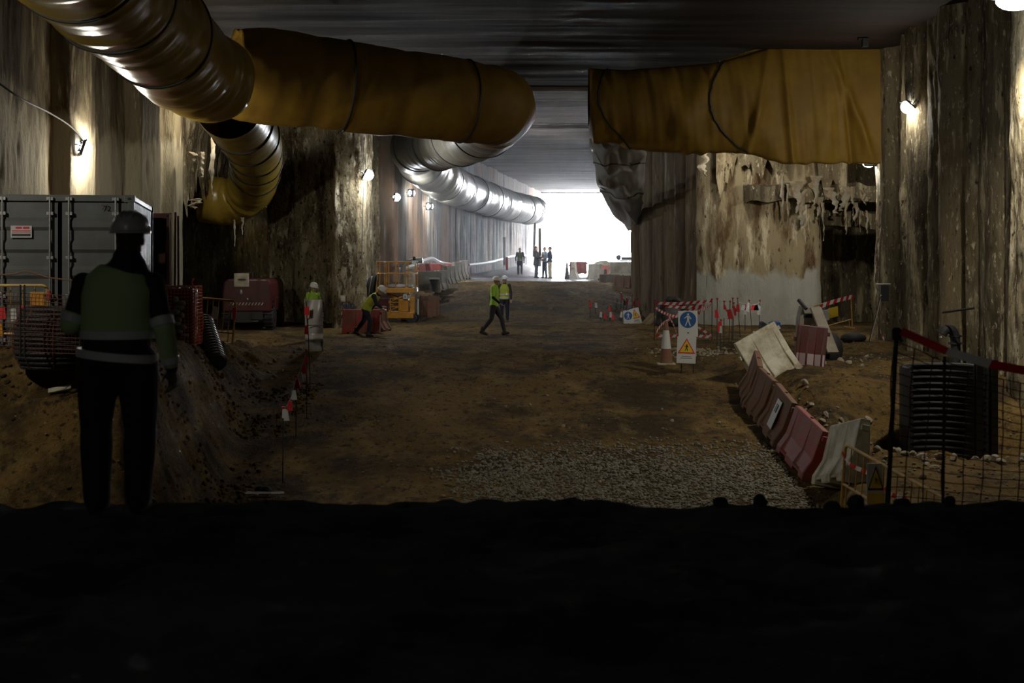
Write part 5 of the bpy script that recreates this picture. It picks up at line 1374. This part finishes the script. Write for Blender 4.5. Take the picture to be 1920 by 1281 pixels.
# ------------------------------------------------------------------ other things by the walls
p = at(690, 596, 48.5)
r_ = empty('hose_bundle', (p.x, 48.6, fz(p.x, 48.6)), label='dark hoses hung over a drum at the pale pillar behind the stooping worker', cat='hose')
b = MB(); b.lathe([(.24, 0), (.25, .05), (.22, 1.0), (.20, 1.1)], 18); b.build('drum', M['black'], r_, True)
for i in range(9):
    rr_ = .18 + .02 * (i % 3); b = MB()
    b.tube([(-.02 + .05 * (i - 4) + rr_ * .4 * math.cos(a), rr_ * .7 * math.sin(a) - .1, 1.30 + .50 * math.cos(a + .3) * (.7 + .05 * i)) for a in np.linspace(0, 2 * math.pi, 26, endpoint=False)], .035, 7, closed=True)
    b.build('hose_loop', M['black'] if i % 3 else M['grey_pl'], r_, True)
cable([at(745, 506, 61), at(772, 499, 64), at(800, 487, 66), at(812, 486, 68), at(830, 494, 72), at(870, 498, 80), at(920, 492, 92), at(962, 481, 105), at(990, 480, 116)], .10, 'long white air hose running along the foot of the far left wall', 'white', 'air_hose', cat='hose')
bar('steel_pole', at(1001, 482, 112), at(1003, 418, 112), .10, 'dark_metal', 'dark vertical pole below the end of the silvery duct', 'pole')
bar('steel_pole', at(1012, 500, 100), at(1012, 428, 100), .10, 'wood', 'brown vertical pole right of the dark one at the bright exit', 'pole')
r_ = empty('wall_pipe', tuple(at(946, 497, 95)), label='white upright pipe on the far left wall above a red base', cat='pipe')
b = MB(); b.tube([(0, 0, .0), (0, 0, 1.9)], .09, 8); b.build('white_upper', M['white'], r_, True)
b = MB(); b.box((.17, 0, .1), (.16, .16, .9)); b.build('red_base', M['red'], r_)
r_ = empty('bent_tarpaulin', tuple(at(1262, 600, 47)), label='dark tarpaulin roll bent in an arch behind the tape cage', cat='tarpaulin')
b = MB(); b.tube(smooth_path([(-.55, 0, -.2), (-.42, 0, .35), (-.15, 0, .68), (.25, 0, .62), (.5, 0, .25), (.55, 0, -.2)], 6), [.10 + .02 * math.sin(i * 1.7) for i in range(31)], 12); b.build('roll', M['black'], r_, True)
b = MB(); b.ell((.05, .1, .1), (.45, .2, .35), 16, 10); b.build('fill', M['earth_dark'], r_, True)
for i, (a1, a2, lab) in enumerate((((1206, 626, 50.2), (1224, 588, 50.6), 'brown board leaning at the foot of the right pillar, left one'), ((1214, 628, 50.0), (1229, 592, 50.5), 'brown board leaning at the foot of the right pillar, right one'))):
    A, B = at(*a1), at(*a2); A.z = fz(A.x, A.y); b = MB(); b.box((0, 0, 0), (.20, .04, (A - B).length)); o = b.build('leaning_board', M['wood'], None, bevel=.004); o.location = (A + B) / 2; o.rotation_euler = (B - A).to_track_quat('Z', 'Y').to_euler(); tag(o, lab, 'board')
b = MB(); b.prism([(-.22, 0), (.22, 0), (.2, .12), (.05, .22), (-.15, .35), (-.2, .3)], -.2, .2); o = b.build('dark_scrap', M['black'], None, bevel=.01); p = at(1437, 622, 46.8); o.location = p; tag(o, 'dark scrap of plastic lying at the foot of the pale wall', 'scrap')
b = MB(); b.lathe([(.2, 0), (.22, .1), (.2, .32), (.1, .36)], 16); o = b.build('blue_bucket', M['blue'], None, True); p = at(1452, 622, 46.5); o.location = (p.x, 46.5, fz(p.x, 46.5)); tag(o, 'blue bucket at the foot of the pale wall behind the tilted barrier', 'bucket')
b = MB(); b.ell((0, 0, 0), (.4, .25, .16), 14, 8); o = b.build('dark_sack', M['black'], None, True); p = at(1600, 628, 41.5); o.location = (p.x, 41.5, fz(p.x, 41.5) + .12); tag(o, 'dark sack lying on the ground before the corner pile', 'sack')
# painted mark on the pillar
c_ = text_obj('M42', .30, 'painted_mark', M['blue'], None, tuple(at(637, 580, 48.0)), 0, .002); c_.location.y = 48.02; tag(c_, 'blue painted survey mark on the pale pillar', 'marking')
r_ = empty('survey_plate', tuple(at(643, 560, 47.98)), label='small pale square survey plate on the pillar above the blue mark', cat='plate')
b = MB(); b.box((0, 0, 0), (.17, .02, .22)); b.build('plate', M['white_pl'], r_); b = MB(); b.box((0, -.012, 0), (.12, .01, .17)); b.build('target_panel', M['steel'], r_)
# ------------------------------------------------------------------ people
def ering(c, t, xa, ru, rv, n):
    t = Vector(t).normalized(); x = Vector(xa); x = (x - t * x.dot(t)).normalized(); y = t.cross(x)
    return [Vector(c) + x * ru * math.cos(2 * math.pi * k / n) + y * rv * math.sin(2 * math.pi * k / n) for k in range(n)]
def loft(b, secs, xa=(1, 0, 0), n=20):
    """secs: (centre, ru, rv)"""
    P = [Vector(s[0]) for s in secs]; m = len(P); vs = []
    for i in range(m):
        t = P[min(i + 1, m - 1)] - P[max(i - 1, 0)]
        vs += ering(P[i], t, xa, secs[i][1], secs[i][2], n)
    fs = [(i * n + k, i * n + (k + 1) % n, (i + 1) * n + (k + 1) % n, (i + 1) * n + k) for i in range(m - 1) for k in range(n)]
    fs += [tuple(range(n))[::-1], tuple((m - 1) * n + k for k in range(n))]
    b.add(vs, fs); return b
def limb(b, pts, rs, n=14):
    """rounded tapered limb"""
    P = [Vector(p) for p in pts]
    b.tube(P, rs, n)
    for p, r in zip(P, rs): b.ell(p, (r, r, r), n, 8)
    return b
def solid(b, name, mtl, parent, voxel, smooth_it=4):
    """fuse the pieces into one continuous skin"""
    me = bpy.data.meshes.new('t'); me.from_pydata([tuple(v) for v in b.v], [], b.f); me.update()
    bm = bmesh.new(); bm.from_mesh(me); bmesh.ops.recalc_face_normals(bm, faces=bm.faces); bm.to_mesh(me); bm.free()
    o = bpy.data.objects.new('t', me); col.objects.link(o)
    r = o.modifiers.new('r', 'REMESH'); r.mode = 'VOXEL'; r.voxel_size = voxel; r.use_smooth_shade = True
    s = o.modifiers.new('s', 'SMOOTH'); s.factor = .5; s.iterations = smooth_it
    dg = bpy.context.evaluated_depsgraph_get(); dg.update()
    m2 = bpy.data.meshes.new_from_object(o.evaluated_get(dg), depsgraph=dg); m2.name = name
    bpy.data.objects.remove(o); m2.materials.clear(); m2.materials.append(mtl)
    m2.polygons.foreach_set('use_smooth', [True] * len(m2.polygons))
    q = bpy.data.objects.new(name, m2); col.objects.link(q); q.parent = parent
    return q
def hand(b, w, d, side, curl=.5, k=1.0, palm_n=(0, -1, 0)):
    """palm and five fingers from the wrist w along direction d"""
    d = Vector(d).normalized(); pn = Vector(palm_n); pn = (pn - d * pn.dot(d)).normalized(); s = d.cross(pn) * side
    w = Vector(w); kn = w + d * .095 * k
    loft(b, [(w, .026 * k, .02 * k), (w + d * .03 * k, .036 * k, .018 * k), (w + d * .07 * k, .043 * k, .017 * k), (kn, .040 * k, .014 * k)], s, 14)
    for i, (off, ln) in enumerate(((-.031, .070), (-.010, .080), (.011, .075), (.031, .058))):
        p = kn + s * off * k; a = curl * (.5 + .1 * i); pts = [p - d * .015 * k]
        dd = d.copy(); seg = ln * k / 3
        q = p
        for j in range(3):
            dd = (dd + pn * a).normalized(); q = q + dd * seg; pts.append(q)
        limb(b, pts, [.0095 * k, .0092 * k, .0085 * k, .0075 * k], 8)
    tb = w + d * .025 * k - s * .030 * k
    limb(b, [tb, tb + (d * .6 - s * .5 + pn * .4).normalized() * .04 * k, tb + (d * .85 - s * .3 + pn * .55).normalized() * .075 * k], [.013 * k, .011 * k, .009 * k], 8)

def person(label, loc, rz, P, mats, scale=1.0, voxel=.012, group=None, vest=None, coat=None, helmet=None, hair=None, sleeve='long', bands=False, fat=0.0, baggy=0.0):
    """P: joints in a frame where the person faces -y"""
    root = empty('person', loc, rz, label=label, cat='person', group=group)
    root.scale = (scale,) * 3
    g = lambda k: Vector(P[k])
    pel, wai, che, nek, hd = g('pelvis'), g('waist'), g('chest'), g('neck'), g('head')
    sx = (g('shR') - g('shL')).normalized()
    def torso(b, e=0.0, low=-.10, top=True):
        secs = [(pel + Vector((0, 0, low)), .135 + e, .10 + e), (pel, .168 + e + fat, .118 + e + fat), (wai, .148 + e + fat, .105 + e + fat), (che, .170 + e + fat * .5, .120 + e), (che.lerp(nek, .62), .165 + e, .095 + e)]
        if top: secs += [(nek + (che - nek) * .08, .075 + e, .068 + e)]
        loft(b, secs, sx, 24)
    def arm(b, s, e, upto=1.0):
        sh, el, wr = g('sh' + s), g('el' + s), g('wr' + s)
        pts = [sh + (che - sh) * .18, sh, sh.lerp(el, .5), el, el.lerp(wr, .35), wr]; rs = [.062 + e, .058 + e, .050 + e, .041 + e, .040 + e, .027 + e * .9]
        if upto < 1: pts, rs = pts[:3] + [sh.lerp(el, .8)], rs[:3] + [.046 + e]
        limb(b, pts, rs)
    def leg(b, s, e):
        hp, kn, an = g('hp' + s), g('kn' + s), g('an' + s)
        limb(b, [hp, hp.lerp(kn, .5), kn, kn.lerp(an, .3), kn.lerp(an, .65), an], [.088 + e, .075 + e, .055 + e, .057 + e, .046 + e, .038 + e])
    def foot(b, s, e):
        an = g('an' + s); td = Vector(P.get('toe' + s, (0, -1, 0))).normalized(); dn = Vector((0, 0, -1))
        pit = td.z
        loft(b, [(an - td * .085 + Vector((0, 0, -.055)), .028 + e, .03 + e), (an - td * .04 + Vector((0, 0, -.045)), .038 + e, .045 + e), (an + td * .06 + Vector((0, 0, -.052)), .044 + e, .038 + e), (an + td * .13 + Vector((0, 0, -.062)), .046 + e, .028 + e), (an + td * .175 + Vector((0, 0, -.066)), .032 + e, .020 + e)], td.cross(dn), 16)
        limb(b, [an + Vector((0, 0, .09)), an + Vector((0, 0, -.02))], [.045 + e, .048 + e], 12)
    # head with face
    fwd = Vector(P.get('look', (0, -1, 0))).normalized(); upv = (hd - nek).normalized() if 'tilt' in P else Vector((0, 0, 1)); upv = (upv + Vector((0, 0, .6))).normalized()
    rgt = fwd.cross(upv).normalized(); upv = rgt.cross(fwd).normalized()
    HM = Matrix((rgt, -fwd, upv)).transposed().to_4x4()
    def hp_(x, y, z): return hd + rgt * x - fwd * y + upv * z
    b = MB(); torso(b)
    for s in 'LR':
        arm(b, s, 0); leg(b, s, 0); foot(b, s, 0)
        hand(b, g('wr' + s), Vector(P.get('hd' + s, g('wr' + s) - g('el' + s))), 1 if s == 'R' else -1, P.get('curl', .5), 1.0, P.get('palm' + s, (0, -1, 0)))
    limb(b, [nek + (che - nek) * .2, nek, hd + upv * -.06], [.07, .056, .055])
    b.ell(hp_(0, .01, .025), (.078, .098, .105), 24, 16, M=HM)
    b.ell(hp_(0, -.02, -.055), (.060, .072, .062), 20, 12, M=HM)
    b.ell(hp_(0, -.075, -.092), (.024, .022, .018), 12, 8, M=HM)
    limb(b, [hp_(0, -.088, .012), hp_(0, -.108, -.028)], [.010, .014], 8)
    for s in (-1, 1):
        b.ell(hp_(s * .078, .012, -.012), (.012, .02, .032), 10, 8, M=HM)
        b.ell(hp_(s * .034, -.078, .026), (.026, .016, .010), 10, 6, M=HM)
    b.ell(hp_(0, -.085, -.058), (.024, .012, .008), 10, 6, M=HM)
    body = solid(b, 'body', mats['skin'], root, min(voxel, .010))
    for s in (-1, 1):
        b = MB(); b.ell(hp_(s * .032, -.084, .008), (.012, .008, .007), 10, 6, M=HM); b.build('eye', M['black'], body, True)
    # clothes
    b = MB()
    for s in 'LR': leg(b, s, .016 + baggy)
    loft(b, [(pel + Vector((0, 0, -.13)), .12, .10), (pel + Vector((0, 0, -.04)), .17 + fat, .125 + fat), (pel.lerp(wai, .75), .165 + fat, .12 + fat)], sx, 24)
    if baggy:
        for s in 'LR':
            an = g('an' + s); kn = g('kn' + s); limb(b, [kn, an + Vector((0, 0, .02))], [.078, .085])
    solid(b, 'trousers', mats['trousers'], root, voxel)
    for s in 'LR':
        b = MB(); foot(b, s, .010); solid(b, 'boot', mats['boots'], root, voxel)
    b = MB(); torso(b, .016, -.05 if not coat else -.02)
    for s in 'LR': arm(b, s, .014, 1.0 if sleeve == 'long' else .5)
    limb(b, [nek + (che - nek) * .15, nek + Vector((0, 0, .015))], [.082, .072], 16)
    if coat: loft(b, [(pel + Vector((0, 0, -coat)), .20, .16), (pel + Vector((0, 0, -coat * .4)), .205, .16), (pel, .19, .14), (wai, .17, .125)], sx, 24)
    solid(b, 'jacket' if sleeve == 'long' else 'shirt', mats['top'], root, voxel)
    if mats.get('undersleeve'):
        for s in 'LR':
            b = MB(); sh, el, wr = g('sh' + s), g('el' + s), g('wr' + s)
            limb(b, [sh.lerp(el, .55), el, wr], [.052, .046, .034]); solid(b, 'sleeve', mats['undersleeve'], root, voxel)
    if vest:
        b = MB(); e = .030
        loft(b, [(pel + Vector((0, 0, -.04)), .175 + e * .6 + fat, .13 + e + fat), (wai, .155 + e + fat, .11 + e + fat), (che, .175 + e + fat * .5, .124 + e), (che.lerp(nek, .62), .16 + e * .4, .098 + e), (che.lerp(nek, .95), .085 + e * .4, .07 + e)], sx, 26)
        v = solid(b, 'safety_vest', vest, root, voxel)
        if bands:
            for q in (pel.lerp(wai, .15), pel.lerp(wai, .95)):
                b = MB(); t = (wai - pel).normalized()
                w1 = .175 + .036 + fat if q.z < wai.z - .05 else .158 + .042 + fat
                loft(b, [(q - t * .025, w1, .163 + fat), (q + t * .025, w1 - .003, .160 + fat)], sx, 26); b.build('reflective_band', mats['band'], v, True)
    if helmet:
        b = MB(); prof = [(.122, .0), (.124, .03), (.118, .06), (.102, .090), (.075, .113), (.04, .126), (.005, .130)]
        TM = Matrix.Translation(hp_(0, .01, .045)) @ HM
        b.lathe(prof, 28, (0, 0, 0), M=TM @ Matrix.Diagonal((.94, 1.1, 1, 1)))
        b.lathe([(.120, -.006), (.131, -.008), (.132, .002), (.122, .010)], 28, (0, 0, 0), M=TM @ Matrix.Diagonal((.95, 1.1, 1, 1)))
        for k in (-.035, 0, .035): b.tube([TM @ Vector((k, y * .13, .050 + .078 * math.sqrt(max(0, 1 - y * y)))) for y in np.linspace(-.85, .85, 9)], .008, 6)
        vz = [TM @ Vector(p) for p in ((-.09, -.10, 0), (-.06, -.165, -.008), (0, -.18, -.01), (.06, -.165, -.008), (.09, -.10, 0), (.09, -.10, .012), (.06, -.16, .006), (0, -.175, .004), (-.06, -.16, .006), (-.09, -.10, .012))]
        b.add(vz, [tuple(range(10))])
        h = b.build('helmet', helmet, root, True)
        if P.get('lampclip'):
            for s in (-1, 1):
                b = MB(); b.ell((TM @ Vector((s * .116, .0, .02))), (.012, .02, .02), 10, 8); b.build('helmet_clip', M['white'], h, True)
    if hair:
        b = MB(); b.ell(hp_(0, .022, .04), (.086, .102, .098), 20, 14, M=HM); b.ell(hp_(0, .06, -.02), (.07, .055, .08 if not P.get('longhair') else .14), 16, 10, M=HM)
        solid(b, 'hair', hair, root, .01)
    return root

def cloth(name, c, r=.85): return mat(name, c, r, bump=.3, bscale=14)
SK = mat('skin', (.36, .20, .13), .55); SKD = mat('tanned_skin', (.22, .12, .075), .6)
navy = cloth('navy_cloth', (.012, .016, .03)); blk = cloth('black_cloth', (.007, .007, .008)); dgrey = cloth('dark_grey_cloth', (.03, .03, .033))
lime = cloth('lime_cloth', (.36, .60, .06)); limey = cloth('yellow_green_vest', (.42, .46, .05)); limedark = cloth('dull_green_vest', (.34, .44, .20))
band = mat('reflective_band', (.5, .5, .52), .5); boot = mat('work_boot', (.03, .022, .016), .7)
wh = mat('white_helmet', (.78, .78, .76), .25); grh = mat('grey_helmet', (.4, .4, .41), .30)
beige = cloth('beige_cloth', (.22, .18, .12)); brown_h = cloth('brown_hair', (.03, .02, .012)); blonde = cloth('light_hair', (.18, .12, .06)); white_shirt = cloth('pale_shirt', (.30, .33, .38))

STAND = dict(pelvis=(0, 0, .93), waist=(0, .0, 1.10), chest=(0, 0, 1.30), neck=(0, .01, 1.50), head=(0, -.01, 1.645),
             shL=(-.185, 0, 1.44), elL=(-.25, .02, 1.15), wrL=(-.26, -.06, .90), shR=(.185, 0, 1.44), elR=(.25, .02, 1.15), wrR=(.26, -.06, .90),
             hpL=(-.09, 0, .90), knL=(-.11, -.01, .50), anL=(-.115, .02, .09), hpR=(.09, 0, .90), knR=(.11, -.01, .50), anR=(.115, .02, .09))
def pose(**k): d = dict(STAND); d.update(k); return d

# the man with his back to the camera (faces +y, so local x is mirrored)
s0 = 8.62
zf_ = mz(-2.45, s0)
near = pose(pelvis=(.01, 0, .95), waist=(.0, 0, 1.12), chest=(-.01, 0, 1.33), neck=(-.06, .0, 1.545), head=(-.075, -.02, 1.70),
            shR=(.215, .0, 1.425), elR=(.285, .03, 1.17), wrR=(.235, -.22, 1.12), shL=(-.225, 0, 1.425), elL=(-.30, .05, 1.14), wrL=(-.335, .0, .90),
            hdL=(-.05, -.05, -1), hdR=(-.2, -1, .1), palmL=(.6, .8, 0), palmR=(-1, 0, 0), curl=.75, lampclip=True,
            hpR=(.125, 0, .93), knR=(.14, -.02, .52), anR=(.125, .02, .09), hpL=(-.12, 0, .93), knL=(-.13, -.03, .52), anL=(-.115, -.04, .09))
pm = person('walking man seen from behind in a grey helmet and dull green safety jacket, nearest figure', (-2.45, s0, zf_ - .005), math.pi, near,
            dict(skin=mat('dark_gloves', (.03, .022, .018), .8), trousers=blk, boots=blk, top=blk, band=band), 1.0, .012, vest=None, helmet=grh, hair=brown_h, fat=.04, baggy=.028)
g_ = lambda k: Vector(near[k])
b = MB(); loft(b, [(Vector((0, 0, 1.10)), .228, .182), (Vector((0, 0, 1.22)), .226, .185), (Vector((-.005, 0, 1.34)), .230, .186), (Vector((-.02, 0, 1.43)), .222, .165), (Vector((-.04, 0, 1.515)), .150, .125)], (1, 0, 0), 28)
vv = solid(b, 'vest_panel', limedark, pm, .012)
b = MB(); loft(b, [((0, 0, 1.085), .232, .187), ((0, 0, 1.135), .233, .189)], (1, 0, 0), 30); b.build('reflective_band', band, vv, True)
b = MB(); loft(b, [((.005, 0, .955), .252, .205), ((.0, 0, 1.005), .250, .203)], (1, 0, 0), 30); b.build('reflective_band', band, vv, True)
for s in 'LR':
    el, wr, sh = g_('el' + s), g_('wr' + s), g_('sh' + s)
    a0 = sh.lerp(el, .82)
    b = MB(); limb(b, [a0, el, el.lerp(wr, .4), el.lerp(wr, .86)], [.068, .066, .060, .050]); sl = solid(b, 'green_sleeve', limedark, pm, .011)
    for (p, q, r_, t0, t1) in ((sh, el, .074, .74, .92), (el, wr, .057, .70, .86)):
        b = MB(); loft(b, [(p.lerp(q, t0), r_, r_), (p.lerp(q, t1), r_, r_)], (1, 0, 0), 18); b.build('reflective_band', band, sl, True)
b = MB(); limb(b, [g_('neck') + Vector((0, .0, -.04)), g_('neck') + Vector((0, .01, .035))], [.125, .092], 18); limb(b, [(.15, 0, 1.45), (-.03, 0, 1.53), (-.19, 0, 1.45)], [.05, .075, .05], 16); solid(b, 'hood_collar', blk, pm, .012)

def put(px, py, Y, dz=0): p = at(px, py, Y); return (p.x, Y, fz(p.x, Y) + dz)
std = dict(skin=SK, trousers=navy, boots=boot, top=navy, band=band)
person('walking worker in a lime T-shirt and white helmet', put(926, 628, 45.6), R(80),
       pose(pelvis=(0, 0, .90), waist=(0, -.02, 1.07), chest=(0, -.03, 1.28), neck=(0, -.05, 1.48), head=(0, -.09, 1.63), look=(-.1, -1, -.15),
            hpL=(-.09, 0, .88), knL=(-.10, .06, .50), anL=(-.10, .34, .13), toeL=(0, -1, -.25), hpR=(.09, 0, .88), knR=(.10, -.22, .50), anR=(.10, -.30, .10), toeR=(0, -1, .15),
            elL=(-.25, -.02, 1.15), wrL=(-.24, -.22, .98), elR=(.24, .13, 1.17), wrR=(.25, .12, .92)),
       dict(skin=SK, trousers=dgrey, boots=boot, top=lime, undersleeve=blk), 1.08, .014, helmet=wh, sleeve='short')
person('worker standing in a yellow vest and white helmet behind the lime T-shirt', put(946, 603, 52.6), R(-6), pose(), dict(skin=SK, trousers=navy, boots=boot, top=dgrey, band=band), .97, .015, vest=limey, helmet=wh, bands=True)
person('worker in a lime jacket and white helmet behind the hanging plastic sheet', put(587, 628, 42.5), R(42),
       pose(elL=(-.27, .03, 1.16), wrL=(-.27, -.10, .93), look=(.15, -1, -.25), head=(0, -.04, 1.64)), dict(skin=SK, trousers=navy, boots=boot, top=lime, undersleeve=navy), .98, .014, helmet=wh, sleeve='short')
person('worker in a dark jacket and yellow vest stooping over beside the lift', put(692, 628, 45.0), R(72),
       pose(pelvis=(0, .10, .84), waist=(0, .02, .98), chest=(0, -.14, 1.14), neck=(0, -.30, 1.28), head=(0, -.40, 1.38), look=(0, -.8, -.6), tilt=1,
            shL=(-.185, -.24, 1.24), shR=(.185, -.24, 1.24), elL=(-.23, -.34, 1.0), wrL=(-.18, -.50, .88), elR=(.23, -.10, 1.0), wrR=(.24, .02, .82),
            hpL=(-.09, .10, .82), knL=(-.10, -.08, .47), anL=(-.10, -.02, .09), hpR=(.09, .12, .82), knR=(.10, .22, .46), anR=(.10, .48, .13), toeR=(0, -1, -.3)),
       std, 1.06, .014, vest=limey, helmet=wh)
person('distant person with light hair in a yellow vest over a long dark coat', put(975, 513, 88), R(0), pose(longhair=1, elL=(-.27, 0, 1.15), elR=(.27, 0, 1.15)), dict(skin=SK, trousers=blk, boots=blk, top=navy, band=band), .97, .02, vest=cloth('shaded_vest', (.10, .12, .03)), coat=.30, hair=blonde)  # shade of her near silhouette is put into the vest colour
person('distant person in a dark coat standing left of the talking pair', put(1005.5, 523, 75.5), R(75), pose(elR=(.24, -.06, 1.15), wrR=(.12, -.30, 1.14), elL=(-.24, -.06, 1.15), wrL=(-.12, -.30, 1.1)), dict(skin=SK, trousers=blk, boots=blk, top=blk, band=band), .98, .018, coat=.22, hair=brown_h)
person('distant person with a pale shirt front, in the middle of the talking group', put(1021, 523, 75.9), R(-55), pose(elR=(.30, -.02, 1.18), wrR=(.14, -.18, 1.05), anL=(-.17, .02, .09), anR=(.15, .02, .09)), dict(skin=SK, trousers=navy, boots=blk, top=white_shirt, band=band), .98, .018, hair=brown_h)
person('distant person in beige trousers and a dark jacket, rightmost of the talking group', put(1031, 523, 75.3), R(-75), pose(), dict(skin=SK, trousers=beige, boots=boot, top=navy, band=band), .99, .018, hair=brown_h)
# ------------------------------------------------------------------ dusty air of the tunnel
def haze():
    m_ = bpy.data.materials.new('dusty_air'); m_.use_nodes = True
    N, L = m_.node_tree.nodes, m_.node_tree.links
    N.remove(N['Principled BSDF'])
    v = N.new('ShaderNodeVolumePrincipled'); v.inputs['Density'].default_value = .0035; v.inputs['Anisotropy'].default_value = .45
    v.inputs['Color'].default_value = (.92, .95, 1, 1)
    L.new(v.outputs[0], N['Material Output'].inputs['Volume'])
    b = MB(); b.box((1.5, 96.5, 4.4), (36, 91, 9.9)); o = b.build('haze', m_)
    tag(o, 'pale dusty air glowing in the far tunnel', 'haze', kind='stuff')
haze()
